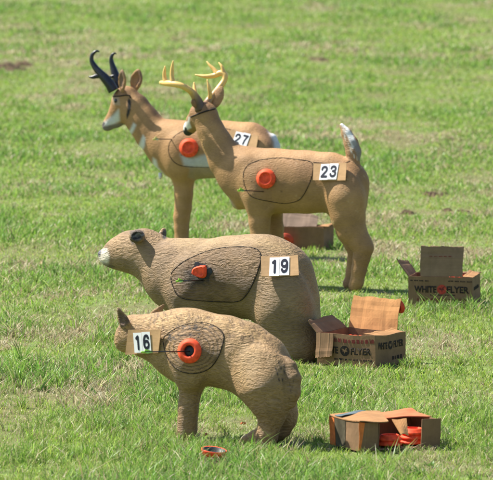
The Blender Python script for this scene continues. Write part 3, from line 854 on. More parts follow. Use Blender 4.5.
STROKES = {
    '1': [[(-0.34, 0.72), (0.05, 0.98), (0.10, 0.98), (0.10, -1.0)]],
    '2': [[(-0.62, 0.50), (-0.56, 0.80), (-0.25, 0.99), (0.15, 0.99), (0.50, 0.82), (0.60, 0.48), (0.45, 0.12), (-0.10, -0.42), (-0.58, -0.90), (-0.60, -0.98)], [(-0.60, -0.98), (0.64, -0.98)]],
    '3': [[(-0.60, 0.62), (-0.45, 0.90), (-0.10, 1.0), (0.30, 0.94), (0.54, 0.68), (0.50, 0.32), (0.25, 0.10), (-0.12, 0.06)], [(-0.12, 0.06), (0.30, -0.02), (0.60, -0.30), (0.60, -0.62), (0.36, -0.92), (-0.06, -1.0), (-0.45, -0.88), (-0.64, -0.58)]],
    '6': [[(0.56, 0.62), (0.40, 0.92), (0.05, 1.0), (-0.34, 0.86), (-0.56, 0.45), (-0.62, -0.1), (-0.58, -0.60), (-0.32, -0.95), (0.05, -1.0), (0.42, -0.88), (0.60, -0.50), (0.52, -0.12), (0.22, 0.10), (-0.15, 0.08), (-0.45, -0.12), (-0.58, -0.40)]],
    '7': [[(-0.62, 0.95), (0.62, 0.95)], [(0.62, 0.95), (0.25, 0.40), (-0.02, -0.20), (-0.12, -1.0)]],
}
STROKES['9'] = [[(-x, -y) for x, y in STROKES['6'][0]]]
def digit_mesh(ch, w, h, thick=0.0012, wt=0.50):
    """bold block digit, raised by its ink film; w, h outer size in metres"""
    n = 64
    hw, hh = 0.62 + wt / 2, 1.0 + wt / 2
    gx = np.linspace(-hw - 0.1, hw + 0.1, n); gz = np.linspace(-hh - 0.1, hh + 0.1, int(n * 1.5))
    X, Z = np.meshgrid(gx, gz, indexing='ij')
    D = np.full(X.shape, 9.0)
    for st in STROKES[ch]:
        C = catmull(st, 5) if len(st) > 4 else [np.array(p) for p in st]
        for a, b in zip(C[:-1], C[1:]):
            ab = b - a; t = np.clip(((X - a[0]) * ab[0] + (Z - a[1]) * ab[1]) / (ab @ ab + 1e-9), 0, 1)
            D = np.minimum(D, np.hypot(X - a[0] - t * ab[0], Z - a[1] - t * ab[1]) - wt / 2)
    v = Volume((0, 0, 0), (1, 1, 1), 1.0)
    F = np.full((len(gx), 5, len(gz)), 1.0)
    for k in (1, 2, 3): F[:, k, :] = D
    v.F = F.astype(np.float32); v.lo = np.zeros(3); v.h = 1.0
    V, Fc = v.mesh()
    V = V.copy()
    x = gx[0] + V[:, 0] * (gx[1] - gx[0]); z = gz[0] + V[:, 2] * (gz[1] - gz[0])
    V = np.stack([x / (2 * hw) * w, -(4 - V[:, 1]) / 4 * thick, z / (2 * hh) * h], 1)
    return mesh_from('digit', V, Fc, False)

def surf_plane(A, pts, gap=0.003):
    P = []; Nn = []
    for p in pts:
        h = A.hit(*p)
        if h[0] is not None:
            P.append(np.array(h[0])); Nn.append(np.array(h[1]))
    P = np.array(P); n = np.mean(Nn, 0); n /= np.linalg.norm(n)
    c = P.mean(0)
    c = c + n * (max(0, ((P - c) @ n).max()) + gap)
    return c, n

def on_plane(px, py, c, n):
    d = ray(px, py); t = ((c - CAM) @ n) / (d @ n)
    return CAM + t * d

def basis(xa, n):
    """matrix with local X=xa, local -Y = n (outward), local Z up"""
    y = -n / np.linalg.norm(n)
    x = xa - y * (xa @ y); x /= np.linalg.norm(x)
    z = np.cross(x, y)
    return np.stack([x, y, z], 1)

def place(o, c, Bm):
    M = Matrix.Identity(4)
    for i in range(3):
        for j in range(3): M[i][j] = float(Bm[i, j])
        M[i][3] = float(c[i])
    o.matrix_world = M

def number_card(A, corners, sheets, digits, label, bend=0.009):
    """corners: px TL,TR,BR,BL of the cardboard; sheets: px TL,TR,BR,BL of the two-sheet white area"""
    q = np.array(corners, float)
    samp = [q[0] * (1 - u) * (1 - v) + q[1] * u * (1 - v) + q[2] * u * v + q[3] * (1 - u) * v for u in (0.05, .3, .5, .7, 0.95) for v in (0.05, .5, .95)]
    c, n = surf_plane(A, samp)
    Q = np.array([on_plane(*p, c, n) for p in q])
    ctr = Q.mean(0)
    xa = (Q[1] + Q[2] - Q[0] - Q[3]) / 2
    Bm = basis(xa, n)
    L = (Q - ctr) @ Bm
    root = empty('number_card', (0, 0, 0)); place(root, ctr, Bm)
    tag(root, label, 'number card', 'number cards pinned on the targets')
    # cardboard: slightly wavy quad with thickness
    nx, nz = 10, 6; V = []; F = []
    for side in (0, 1):
        for j in range(nz + 1):
            for i in range(nx + 1):
                u, v = i / nx, j / nz
                p = L[3] * (1 - u) * (1 - v) + L[2] * u * (1 - v) + L[1] * u * v + L[0] * (1 - u) * v
                V.append((p[0], -0.004 * side - bend * (abs(2 * u - 1) ** 2) * 0.5, p[2]))
    o2 = (nx + 1) * (nz + 1)
    for j in range(nz):
        for i in range(nx):
            a = j * (nx + 1) + i
            F.append((a, a + nx + 1, a + nx + 2, a + 1))
            F.append((o2 + a, o2 + a + 1, o2 + a + nx + 2, o2 + a + nx + 1))
    ring = [i for i in range(nx + 1)] + [j * (nx + 1) + nx for j in range(1, nz + 1)] + [nz * (nx + 1) + i for i in range(nx - 1, -1, -1)] + [j * (nx + 1) for j in range(nz - 1, 0, -1)]
    for a, b in zip(ring, ring[1:] + ring[:1]): F.append((a, b, b + o2, a + o2))
    link('cardboard', mesh_from('cardboard', V, F, False), M_CARD, root)
    S = np.array([on_plane(*p, c, n) for p in sheets])
    S = (S - ctr) @ Bm
    xL, xR = (S[0, 0] + S[3, 0]) / 2, (S[1, 0] + S[2, 0]) / 2
    zT, zB = (S[0, 2] + S[1, 2]) / 2, (S[2, 2] + S[3, 2]) / 2
    w = (xR - xL) / 2; h = zT - zB
    for i, dgt in enumerate(digits):
        x0 = xL + w * i
        v, f = box_vf(-w / 2 + 0.0008, w / 2 - 0.0008, -0.0009, 0, -h / 2, h / 2)
        sh = link('paper_sheet', mesh_from('paper_sheet', v, f, False), M_PAPER, root)
        sh.location = (x0 + w / 2, -0.0078, (zT + zB) / 2 + (0.0015 if i else -0.001))
        sh.rotation_euler = (0, math.radians(random.uniform(-1.5, 1.5)), 0)
        m = digit_mesh(dgt, w * 0.74, h * 0.76)
        d = link('digit', m, M_INK, sh); d.location = (0, -0.0011, 0)
    return root

number_card(D, [(314, 164), (347.2, 163.2), (346, 180.8), (313.5, 180.6)], [(320.8, 164.4), (338.3, 164.2), (338, 180), (320.4, 180.3)], '23',
            'cardboard card with white sheets reading 23 on the deer rump')
number_card(P_, [(231.5, 130), (259, 136), (256, 152.5), (228, 146.5)], [(236, 131.2), (250.2, 134.8), (247.4, 148.4), (233, 144.8)], '27',
            'tilted cardboard card with white sheets reading 27, partly behind the deer neck')
number_card(B_, [(261, 257), (298, 256), (299, 276), (261.5, 277)], [(269.3, 258.5), (289.2, 257.6), (290, 276), (269.6, 277)], '19',
            'cardboard card with white sheets reading 19 on the bear rump')
number_card(C_, [(129.5, 329.8), (162.3, 329.4), (159.5, 352.8), (126.5, 354.6)], [(135.8, 331.9), (153.5, 332.4), (150.6, 351.8), (134.2, 352.6)], '16',
            'cardboard card with white sheets reading 16 on the bobcat cheek')

# ================================================================== clay targets
def lathe(prof, seg=40, squash=None):
    V = []; F = []
    for r, z in prof:
        for k in range(seg):
            a = 2 * math.pi * k / seg
            V.append((r * math.cos(a), -z, r * math.sin(a)))
    n = len(prof)
    for i in range(n - 1):
        for k in range(seg):
            k2 = (k + 1) % seg
            F.append((i * seg + k, i * seg + k2, (i + 1) * seg + k2, (i + 1) * seg + k))
    return V, F
DOME = [(0.0, 0.0), (0.040, 0.0), (0.052, 0.001), (0.0545, 0.004), (0.054, 0.009), (0.050, 0.0115), (0.0485, 0.014), (0.0455, 0.0150), (0.0445, 0.0185), (0.0415, 0.0195), (0.0405, 0.0225), (0.037, 0.0245), (0.0335, 0.025), (0.031, 0.0235), (0.0295, 0.0185), (0.0275, 0.0155), (0.020, 0.0140), (0.018, 0.0150), (0.0, 0.0155)]
HOLE = [(0.030, 0.0), (0.052, 0.001), (0.0545, 0.004), (0.054, 0.009), (0.050, 0.0125), (0.0485, 0.015), (0.044, 0.0175), (0.0425, 0.0205), (0.036, 0.0228), (0.031, 0.0225), (0.0275, 0.021), (0.0245, 0.0175), (0.024, 0.004), (0.030, 0.0)]

def clay(A, px, py, r_px, label, prof=DOME, tilt=(0, 0)):
    ring = [(px + r_px * 0.7 * math.cos(a), py + r_px * 0.7 * math.sin(a)) for a in np.linspace(0, 2 * math.pi, 9)[:-1]]
    c, n = surf_plane(A, ring + [(px, py)], 0.001)
    n = n + np.array([tilt[0], 0, tilt[1]]); n /= np.linalg.norm(n)
    p = on_plane(px, py, c, n)
    s = r_px * np.linalg.norm(p) / FOC / 0.0545
    v, f = lathe(prof)
    o = link('clay_target', mesh_from('clay_target', np.array(v) * s, f), M_CLAY)
    place(o, p, basis(np.array([1.0, 0, 0]), n))
    tag(o, label, 'clay target', 'orange clay discs on the targets')
    return o, c, n
clay(D, 266.3, 178.8, 9.9, 'whole orange clay disc fixed on the deer side above the arrow')
clay(P_, 189.0, 148.0, 9.6, 'whole orange clay disc on the pronghorn flank below the deer nose')
oc, cc, cn = clay(C_, 190.0, 351.0, 12.6, 'orange clay ring with the centre knocked out on the bobcat', HOLE)
v, f = lathe([(0, 0.0), (0.022, 0.0), (0.0235, 0.003), (0.022, 0.0045), (0.0, 0.005)], 24)
s_ = 12.6 * np.linalg.norm(cc) / FOC / 0.0545
link('broken_centre', mesh_from('broken_centre', np.array(v) * s_, f), M_CLAYB, oc)

# broken clay fragment on the bear
ring = z5([(145, 232), (150, 212), (165, 203), (185, 198), (205, 200), (208, 225), (205, 245), (190, 253), (170, 247), (155, 240)], 160, 220, 4.364)
ring = [tuple(p) for p in catmull2(ring, True, 3)]
c, n = surf_plane(B_, ring, 0.001)
n2 = n + np.array([-0.05, 0, -0.25]); n2 /= np.linalg.norm(n2)
Bm = basis(np.array([1.0, 0, 0]), n2)
Q = np.array([(on_plane(*p, c, n2) - c) @ Bm for p in ring])
V = []; F = []; nR = len(Q); ctr = Q.mean(0)
prof = [(1.0, 0.0), (1.02, 0.008), (0.9, 0.016), (0.78, 0.022), (0.62, 0.017), (0.0, 0.0165)]
for sc_, y in prof:
    for q in Q: V.append((ctr[0] + (q[0] - ctr[0]) * sc_, -y - 0.010, ctr[2] + (q[2] - ctr[2]) * sc_ + (0.003 if sc_ < .7 else 0)))
for i in range(len(prof) - 1):
    for k in range(nR):
        F.append((i * nR + k, i * nR + (k + 1) % nR, (i + 1) * nR + (k + 1) % nR, (i + 1) * nR + k))
F.append(tuple(range(nR)))
bf = link('clay_target', mesh_from('clay_target', V, F, False), M_CLAY); place(bf, c, Bm)
tag(bf, 'broken remnant of an orange clay disc on the dark bear core', 'clay target', 'orange clay discs on the targets')
V = []; F = []
rb = []
for k in range(26):
    a = 2 * math.pi * k / 26; rr = 0.050 * (1 + 0.16 * math.sin(3 * a + 1) + 0.10 * math.sin(7 * a) + 0.07 * random.uniform(-1, 1))
    rb.append((ctr[0] + 0.004 + rr * math.cos(a), -0.004, ctr[2] - 0.005 + rr * math.sin(a)))
V = [(ctr[0], -0.0125, ctr[2])] + rb
F = [(0, 1 + k, 1 + (k + 1) % 26) for k in range(26)]
V2 = [(x, 0.006, z) for x, y, z in rb]; o2 = len(V); V += V2
F += [(1 + k, o2 + k, o2 + (k + 1) % 26, 1 + (k + 1) % 26) for k in range(26)]
link('black_residue', mesh_from('black_residue', V, F, False), M_CLAYB, bf)

# ================================================================== arrows
def arrow(A, tip, nock, length, label, vane=M_VANE, vane_px=5.4, rpx=0.55):
    h = A.hit(*tip)
    T = np.array(h[0])
    # nock lies on its viewing ray, 'length' away from the tip, on the camera side
    d = ray(*nock); d = d / np.linalg.norm(d)
    oc_ = CAM - T; b = oc_ @ d; cq = oc_ @ oc_ - length ** 2
    disc = b * b - cq
    t = -b - math.sqrt(max(0, disc))
    Nk = CAM + t * d
    ax = (T - Nk) / np.linalg.norm(T - Nk)
    root = empty('arrow', (0, 0, 0))
    place(root, Nk, np.stack([ax, *(lambda s: (s, np.cross(ax, s)))(np.cross(np.array([0, 0, 1.0]), ax) / np.linalg.norm(np.cross(np.array([0, 0, 1.0]), ax)))], 1))
    tag(root, label, 'arrow', 'arrows stuck in the targets')
    Lr = np.linalg.norm(T - Nk)
    sc_ = np.linalg.norm(T) / FOC
    r = rpx * sc_
    v, f = tube([(0.012, 0, 0), (Lr + 0.03, 0, 0)], r, 10)
    link('shaft', mesh_from('shaft', v, f), M_SHAFT, root)
    v, f = tube([(-0.012, 0, 0), (0.0, 0, 0), (0.014, 0, 0)], [r * 1.0, r * 1.25, r * 1.25], 10)
    link('nock', mesh_from('nock', v, f), vane, root)
    vl = 0.075; vh = vane_px * 0.5 * sc_
    for k in range(3):
        a = math.radians(90 + 120 * k)
        ex = np.array([0, math.cos(a), math.sin(a)]); tn = np.array([0, -math.sin(a), math.cos(a)])
        pr = [(0.018, r * .8), (0.024, vh), (0.04, vh * 0.92), (0.018 + vl, r * 1.0)]
        V = [np.array([x, 0, 0]) + ex * hh + tn * s * 0.0009 for s in (-1, 1) for x, hh in pr] 
        V += [np.array([x, 0, 0]) + ex * r * 0.5 + tn * s * 0.0009 for s in (-1, 1) for x in (0.018, 0.018 + vl)]
        F = [(8, 0, 1, 2, 3, 9), (10, 11, 7, 6, 5, 4), (0, 4, 5, 1), (1, 5, 6, 2), (2, 6, 7, 3)]
        link('vane', mesh_from('vane', V, F, False), vane, root)
    return root
arrow(D, (263.5, 191.6), (238.5, 190.2), 0.42, 'dark arrow with green vanes stuck in the deer below its clay')
arrow(P_, (171.5, 139.3), (153.8, 139.0), 0.36, 'thin dark arrow with yellowish vanes stuck in the pronghorn shoulder', M_VANEW, 5.0, 0.5)
arrow(B_, (203, 280.2), (176.8, 281.0), 0.40, 'dark arrow with green vanes stuck in the bear core')
arrow(C_, (190, 351.3), (142.5, 352.0), 0.46, 'dark arrow with green vanes passing number 16 into the clay ring', M_VANE, 5.6, 0.7)

# ================================================================== boxes of clays
FOOT = []                         # footprints kept free of grass
TH = 0.005
def shell(L, W, H, gaps=()):
    """open-topped carton walls + floor, local x along the long face, y into depth, origin at a lower corner"""
    P = [box_vf(0, L, 0, W, 0.0, TH), box_vf(0, L, W - TH, W, TH, H), box_vf(0, TH, TH, W - TH, TH, H), box_vf(L - TH, L, TH, W - TH, TH, H)]
    xs = [0]
    for a, b in gaps: xs += [a, b]
    xs.append(L)
    for i in range(0, len(xs), 2):
        P.append(box_vf(xs[i], xs[i + 1], 0, TH, TH, H))
    return merge(P)

def flap(root, name, p0, axis, length, height, ang, up_dir, mat, crease=True, torn=0.0, seed=0, tags=None):
    """flap hinged on the edge starting at p0 along axis; ang from straight up (0) toward up_dir (outward)"""
    rr = random.Random(seed)
    ax = np.array(axis, float); ud = np.array(up_dir, float)
    hd = np.array([0, 0, 1.0]) * math.cos(ang) + ud * math.sin(ang)
    nn = np.cross(ax, hd)
    nx, nz = 16, 8; V = []; F = []
    for side in (-1, 1):
        for j in range(nz + 1):
            for i in range(nx + 1):
                u, v = i / nx, j / nz
                w = 0.0025 * math.sin(u * 9 + seed) * v + 0.006 * v * v * math.sin(seed + u * 3)
                for cx in (0.27, 0.73):
                    if crease and abs(u - cx) < 0.035: w -= 0.0014
                if crease and abs(v - 0.72) < 0.07: w -= 0.0016
                hh = height * (1 - torn * (u if seed % 2 else 1 - u))
                if j == nz: hh += rr.uniform(-0.004, 0.003)
                p = np.array(p0) + ax * length * u + hd * hh * v + nn * (w + side * 0.0022)
                V.append(p)
    o2 = (nx + 1) * (nz + 1)
    for j in range(nz):
        for i in range(nx):
            a = j * (nx + 1) + i
            F.append((a, a + nx + 1, a + nx + 2, a + 1)); F.append((o2 + a, o2 + a + 1, o2 + a + nx + 2, o2 + a + nx + 1))
    ring = [i for i in range(nx + 1)] + [j * (nx + 1) + nx for j in range(1, nz + 1)] + [nz * (nx + 1) + i for i in range(nx - 1, -1, -1)] + [j * (nx + 1) for j in range(nz - 1, 0, -1)]
    for a, b in zip(ring, ring[1:] + ring[:1]): F.append((a, b, b + o2, a + o2))
    m = mesh_from(name, V, F, False)
    bm = bmesh.new(); bm.from_mesh(m); bmesh.ops.recalc_face_normals(bm, faces=bm.faces[:]); bm.to_mesh(m); bm.free()
    return link(name, m, mat, root)

def print_on(root, name, s, x, z, w, h, mat, face='front', W=0, L=0, bold=0.03):
    m = text_mesh(s, w, h, 0.0008, bold)
    o = link(name, m, mat, root)
    if face == 'front': o.location = (x, -0.0010, z)
    elif face == 'right': o.location = (L + 0.0006, x, z); o.rotation_euler = (0, 0, math.radians(90))
    return o

def disc(root, name, x, z, r, mat, face='front', L=0, y=-0.0006, bird=None):
    seg = 24
    V = [(r * math.cos(2 * math.pi * k / seg), -yy, r * math.sin(2 * math.pi * k / seg)) for yy in (0.0, 0.0008) for k in range(seg)]
    F = [tuple(range(seg)), tuple(range(2 * seg - 1, seg - 1, -1))] + [(k, seg + k, seg + (k + 1) % seg, (k + 1) % seg) for k in range(seg)]
    o = link(name, mesh_from(name, V, F, False), mat, root)
    if face == 'front': o.location = (x, y, z)
    else: o.location = (L + 0.0006, x, z); o.rotation_euler = (0, 0, math.radians(90))
    if bird is not None:
        pts = [(-0.75, 0.30), (-0.30, 0.42), (-0.05, 0.15), (0.20, 0.5), (0.62, 0.62), (0.35, 0.22), (0.62, -0.12), (0.18, -0.12), (0.0, -0.52), (-0.16, -0.12), (-0.62, -0.08), (-0.30, 0.12)]
        V = [(a * r, -yy, b * r) for yy in (0.0, 0.0006) for a, b in pts]; k = len(pts)
        F = [tuple(range(k)), tuple(range(2 * k - 1, k - 1, -1))] + [(i, k + i, k + (i + 1) % k, (i + 1) % k) for i in range(k)]
        q = link('bird_mark', mesh_from('bird_mark', V, F, False), bird, o); q.location = (0, -0.0010, 0)
    return o

def fine_print(root, x0, x1, z, h, mat, seed, face='front', L=0):
    """a line of print too small to read in the photo: word-length strokes"""
    rr = random.Random(seed); P = []; x = x0
    while x < x1:
        w = rr.uniform(0.012, 0.03)
        k = int(w / 0.006)
        for i in range(k):
            a = x + i * w / k
            P.append(box_vf(a, a + w / k * rr.uniform(0.5, 0.85), -0.0008, 0, z - h / 2, z + h / 2 * rr.uniform(0.6, 1)))
        x += w + 0.007
    v, f = merge(P)
    o = link('fine_print', mesh_from('fine_print', v, f, False), mat, root)
    if face == 'front': o.location = (0, -0.0006, 0)
    else: o.location = (L + 0.0006, 0, 0); o.rotation_euler = (0, 0, math.radians(90))
    return o

def carton(px, py, rz, label, L, W, H, corner='left', gaps=()):
    g = ground_at(px, py)
    c, s = math.cos(rz), math.sin(rz)
    org = np.array([g[0], g[1], 0.0])
    if corner == 'right': org = org - np.array([c, s, 0]) * L
    r = empty('carton', tuple(org), rz)
    tag(r, label, 'cardboard box', 'cardboard boxes of clay discs')
    v, f = shell(L, W, H, gaps)
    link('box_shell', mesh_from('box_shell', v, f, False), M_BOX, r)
    FOOT.append((org, rz, L, W))
    return r, org

def loose_clay(world, rot, label, mat=M_CLAY, s=1.0, name='clay_target', prof=DOME):
    v, f = lathe(prof, 32)
    o = link(name, mesh_from(name, np.array(v) * s, f), mat)
    o.location = world; o.rotation_euler = rot
    tag(o, label, 'clay target', 'loose orange clay discs')
    return o

def in_box(org, rz, p):
    c, s = math.cos(rz), math.sin(rz)
    return (org[0] + c * p[0] - s * p[1], org[1] + s * p[0] + c * p[1], p[2])

def carton_warp(root, H, seed, amp=1.0):
    """crush and bow the cardboard: one smooth displacement shared by every panel and print"""
    def fn(P):
        k = amp * (0.0025 + 0.0045 * np.clip(P[:, 2] / H, 0, 1.4))
        q = P * 9.0 + 31.0
        a = lambda u, v, sd: fbm(u, v, sd, 2) - 0.5
        return np.stack([P[:, 0] + 2 * k * a(q[:, 1], q[:, 2], seed), P[:, 1] + 2 * k * a(q[:, 0], q[:, 2], seed + 9),
                         P[:, 2] + 1.6 * k * a(q[:, 0], q[:, 1], seed + 17) * np.clip(P[:, 2] / 0.05, 0, 1)], 1)
    def walk(o, M):
        for c in o.children:
            Mc = M @ c.matrix_basis
            if c.type == 'MESH':
                me = c.data
                if not c.name.startswith(('lettering', 'bird', 'fine')):
                    bm = bmesh.new(); bm.from_mesh(me)
                    for _ in range(3):
                        L = [e for e in bm.edges if e.calc_length() > 0.035]
                        if not L: break
                        bmesh.ops.subdivide_edges(bm, edges=L, cuts=1, use_grid_fill=True)
                    bm.to_mesh(me); bm.free()
                nv = len(me.vertices); co_ = np.zeros(nv * 3); me.vertices.foreach_get('co', co_)
                A4 = np.array(Mc); P = co_.reshape(-1, 3) @ A4[:3, :3].T + A4[:3, 3]
                A4 = np.array(Mc.inverted()); P = fn(P) @ A4[:3, :3].T + A4[:3, 3]
                me.vertices.foreach_set('co', P.astype(np.float32).ravel())
                me.update()
            walk(c, Mc)
    walk(root, Matrix.Identity(4))

# back carton
rz = math.radians(-11); L, W, H = 0.352, 0.285, 0.162
rz = math.radians(11) * -1
r, org = carton(472.3, 307.5, rz, 'closed-fronted cardboard box at the far right, shaded flap standing on its front edge', L, W, H, 'right')
print_on(r, 'lettering', 'WHITE', 0.094, 0.094, 0.122, 0.036, M_TEXT)
print_on(r, 'lettering', 'FLYER', 0.272, 0.094, 0.122, 0.036, M_TEXT)
disc(r, 'emblem', 0.184, 0.094, 0.026, M_RED, bird=M_DKRED)
fine_print(r, 0.012, 0.11, 0.140, 0.007, M_TEXT, 1)
fine_print(r, 0.22, 0.335, 0.140, 0.007, M_TEXT, 2)
fine_print(r, 0.12, 0.24, 0.064, 0.006, M_TEXT, 3)
fine_print(r, 0.05, 0.32, 0.038, 0.018, M_DKRED, 4)
fine_print(r, 0.04, 0.22, 0.10, 0.02, M_TEXT, 5, 'right', L)
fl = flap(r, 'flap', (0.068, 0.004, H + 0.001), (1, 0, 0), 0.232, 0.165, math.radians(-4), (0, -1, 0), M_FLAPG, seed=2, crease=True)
v, f = merge([box_vf(0.105, 0.111, -0.0078, -0.0058, H + .01, H + 0.15), box_vf(0.249, 0.255, -0.0078, -0.0058, H + .01, H + 0.15)])
flap(r, 'flap', (0, 0.01, H), (0, 1, 0), 0.26, 0.115, math.radians(35), (-1, 0, 0), M_BOX, seed=3, torn=0.3)
flap(r, 'flap', (L, 0.01, H), (0, 1, 0), 0.26, 0.055, math.radians(-80), (1, 0, 0), M_EDGE, seed=5)
flap(r, 'flap', (0.01, W, H), (1, 0, 0), 0.33, 0.12, math.radians(95), (0, 1, 0), M_BOX, seed=6)
fine_print(r, 0.12, 0.24, H + 0.112, 0.006, M_DKRED, 7).location = (0, -0.0068, 0)
carton_warp(r, H, 201, 0.7)
for k in range(4):
    loose_clay(in_box(org, rz, (0.20 + 0.028 * k, 0.17, 0.112)), (0.12, 0, math.radians(84) + rz), 'orange clay disc standing on edge inside the far right box', s=1.0)

# middle carton
rz = math.radians(-33) ; L, W, H = 0.335, 0.285, 0.152
r, org = carton(375.2, 367.5, rz, 'open cardboard box beside the bear leg, orange-tan flap standing behind it', L, W, H, 'right')
print_on(r, 'lettering', 'FLYER', 0.252, 0.072, 0.115, 0.034, M_TEXT)
print_on(r, 'lettering', 'WHITE', 0.068, 0.072, 0.108, 0.034, M_TEXT)
disc(r, 'emblem', 0.160, 0.072, 0.026, M_TEXT, bird=M_BOX)
fine_print(r, 0.095, 0.31, 0.122, 0.020, M_DKRED, 11)
fine_print(r, 0.10, 0.31, 0.030, 0.010, M_TEXT, 12)
print_on(r, 'lettering', 'WHITE', 0.068, 0.100, 0.088, 0.034, M_TEXT, 'right', L=L)
print_on(r, 'lettering', 'FLYER', 0.218, 0.100, 0.088, 0.034, M_TEXT, 'right', L=L)
disc(r, 'emblem', 0.143, 0.100, 0.021, M_TEXT, 'right', L, bird=M_BOX)
fine_print(r, 0.16, 0.24, 0.035, 0.02, M_TEXT, 13, 'right', L)
flap(r, 'flap', (0.004, W, H), (1, 0, 0), 0.28, 0.160, math.radians(14), (0, 1, 0), M_FLAP, seed=4)
flap(r, 'flap', (0, 0.0, H), (0, 1, 0), 0.27, 0.10, math.radians(48), (-1, 0, 0), M_BOX, seed=8, torn=0.2)
flap(r, 'flap', (0.0, -0.003, H), (1, 0, 0), 0.10, 0.125, math.radians(172), (0, -1, 0), M_BOX, seed=9, torn=0.1)
flap(r, 'flap', (L, 0.01, H - 0.004), (0, 1, 0), 0.26, 0.075, math.radians(-78), (1, 0, 0), M_EDGE, seed=10)
carton_warp(r, H, 211, 1.0)
for k in range(5):
    loose_clay(in_box(org, rz, (0.10 + 0.028 * k, 0.13, 0.085)), (0.1, 0, math.radians(80) + rz), 'orange clay disc standing on edge inside the middle box')
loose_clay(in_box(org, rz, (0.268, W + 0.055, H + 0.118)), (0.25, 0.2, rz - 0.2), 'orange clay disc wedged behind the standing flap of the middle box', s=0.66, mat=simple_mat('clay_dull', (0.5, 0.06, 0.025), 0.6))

# front carton, torn open
rz = math.radians(24); L, W, H = 0.385, 0.285, 0.122
r, org = carton(358.5, 451.5, rz, 'torn cardboard box in the foreground grass spilling orange clay discs', L, W, H, 'left', gaps=[(0.088, 0.295)])
v, f = merge([box_vf(0.0, 0.004, -0.0022, -0.0004, 0.002, H), ])
# printed corner stripes
V = [(-0.0006, -0.0022, H), (0.026, -0.0022, H), (0.008, -0.0022, 0.004), (-0.0006, -0.0022, 0.004), (-0.0006, -0.0006, H), (0.026, -0.0006, H), (0.008, -0.0006, 0.004), (-0.0006, -0.0006, 0.004)]
link('orange_stripe', mesh_from('orange_stripe', V, [(0, 3, 2, 1), (4, 5, 6, 7), (0, 1, 5, 4), (1, 2, 6, 5), (2, 3, 7, 6), (3, 0, 4, 7)], False), M_ORINK, r)
v, f = box_vf(-0.0022, -0.0006, 0.225, 0.284, 0.002, H - 0.002)
link('orange_stripe', mesh_from('orange_stripe', v, f, False), M_ORINK, r)
v, f = box_vf(-0.0020, -0.0006, 0.125, 0.222, 0.002, H - 0.002)
link('dark_print', mesh_from('dark_print', v, f, False), simple_mat('box_green_ink', (0.085, 0.072, 0.045), 0.8, 0.15, 0.35, 30), r)
# lid: two sagging sheets
def sheet(root, name, pts, mat, th=0.004, n=10, wob=0.004, seed=1):
    p = [np.array(q, float) for q in pts]; V = []; F = []
    for side in (0, 1):
        for j in range(n + 1):
            for i in range(n + 1):
                u, v_ = i / n, j / n
                q = p[0] * (1 - u) * (1 - v_) + p[1] * u * (1 - v_) + p[2] * u * v_ + p[3] * (1 - u) * v_
                q = q + np.array([0, 0, wob * math.sin(5 * u + seed) * math.cos(3 * v_ + seed) + th * side])
                V.append(q)
    m = n + 1; o2 = m * m
    for j in range(n):
        for i in range(n):
            a = j * m + i
            F.append((a, a + m, a + m + 1, a + 1)); F.append((o2 + a, o2 + a + 1, o2 + a + m + 1, o2 + a + m))
    ring = [i for i in range(m)] + [j * m + n for j in range(1, m)] + [n * m + i for i in range(n - 1, -1, -1)] + [j * m for j in range(n - 1, 0, -1)]
    for a, b in zip(ring, ring[1:] + ring[:1]): F.append((a, b, b + o2, a + o2))
    return link(name, mesh_from(name, V, F, False), mat, root)
sheet(r, 'lid', [(-0.004, -0.012, H + 0.002), (0.125, -0.02, H + 0.006), (0.20, 0.20, H + 0.022), (-0.002, W, H + 0.006)], M_EDGE, seed=1)
b_ = sheet(r, 'blue_stripe', [(0.002, 0.17, H + 0.0105), (0.14, 0.205, H + 0.0205), (0.15, 0.225, H + 0.0215), (0.002, 0.235, H + 0.0115)], M_BLUINK, 0.001, wob=0.004)
sheet(r, 'lid', [(0.21, 0.16, H - 0.004), (L + 0.004, 0.10, H + 0.004), (L + 0.002, W + 0.004, H + 0.008), (0.20, W, H + 0.006)], cardboard_mat('box_red_lid', (0.46, 0.16, 0.07), (6, 90, 6)), seed=3)
sheet(r, 'lid', [(0.195, -0.006, H - 0.062), (0.235, 0.0, H - 0.064), (0.25, 0.05, H - 0.005), (0.185, 0.06, H - 0.002)], M_FLAP, seed=6, n=5)
v, f = box_vf(0.10, 0.105, 0.02, 0.24, 0.006, H - 0.008)
link('divider', mesh_from('divider', v, f, False), M_BOX, r)
carton_warp(r, H, 221, 1.7)
for x, y, n_ in [(0.176, 0.064, 2), (0.292, 0.080, 3), (0.118, 0.168, 2)]:
    for k in range(n_):
        loose_clay(in_box(org, rz, (x + 0.003 * k, y + 0.002 * k, 0.012 + 0.0215 * k)), (math.radians(-90 + 1.5 * k), 0.0, 0.3 * k), 'orange clay disc lying flat in a pile inside the torn foreground box')

# far carton seen between the deer legs
rz = math.radians(-14); L, W, H = 0.30, 0.26, 0.13
r, org = carton(323.5, 249, rz, 'shadowed cardboard box seen between the deer legs, grey flap leaning over it', L, W, H, 'right')
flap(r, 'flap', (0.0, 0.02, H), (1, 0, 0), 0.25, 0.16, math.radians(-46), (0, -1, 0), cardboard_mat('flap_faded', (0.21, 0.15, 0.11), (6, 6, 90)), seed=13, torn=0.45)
flap(r, 'flap', (L - 0.05, 0.01, H), (0, 1, 0), 0.23, 0.07, math.radians(80), (1, 0, 0), M_EDGE, seed=13)
flap(r, 'flap', (0.0, 0.01, H), (0, 1, 0), 0.23, 0.1, math.radians(55), (-1, 0, 0), M_BOX, seed=14)
carton_warp(r, H, 231, 1.2)
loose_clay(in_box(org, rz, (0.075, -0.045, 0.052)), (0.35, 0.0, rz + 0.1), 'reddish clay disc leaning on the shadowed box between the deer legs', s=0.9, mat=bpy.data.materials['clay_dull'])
for o in list(COL.objects):
    pass

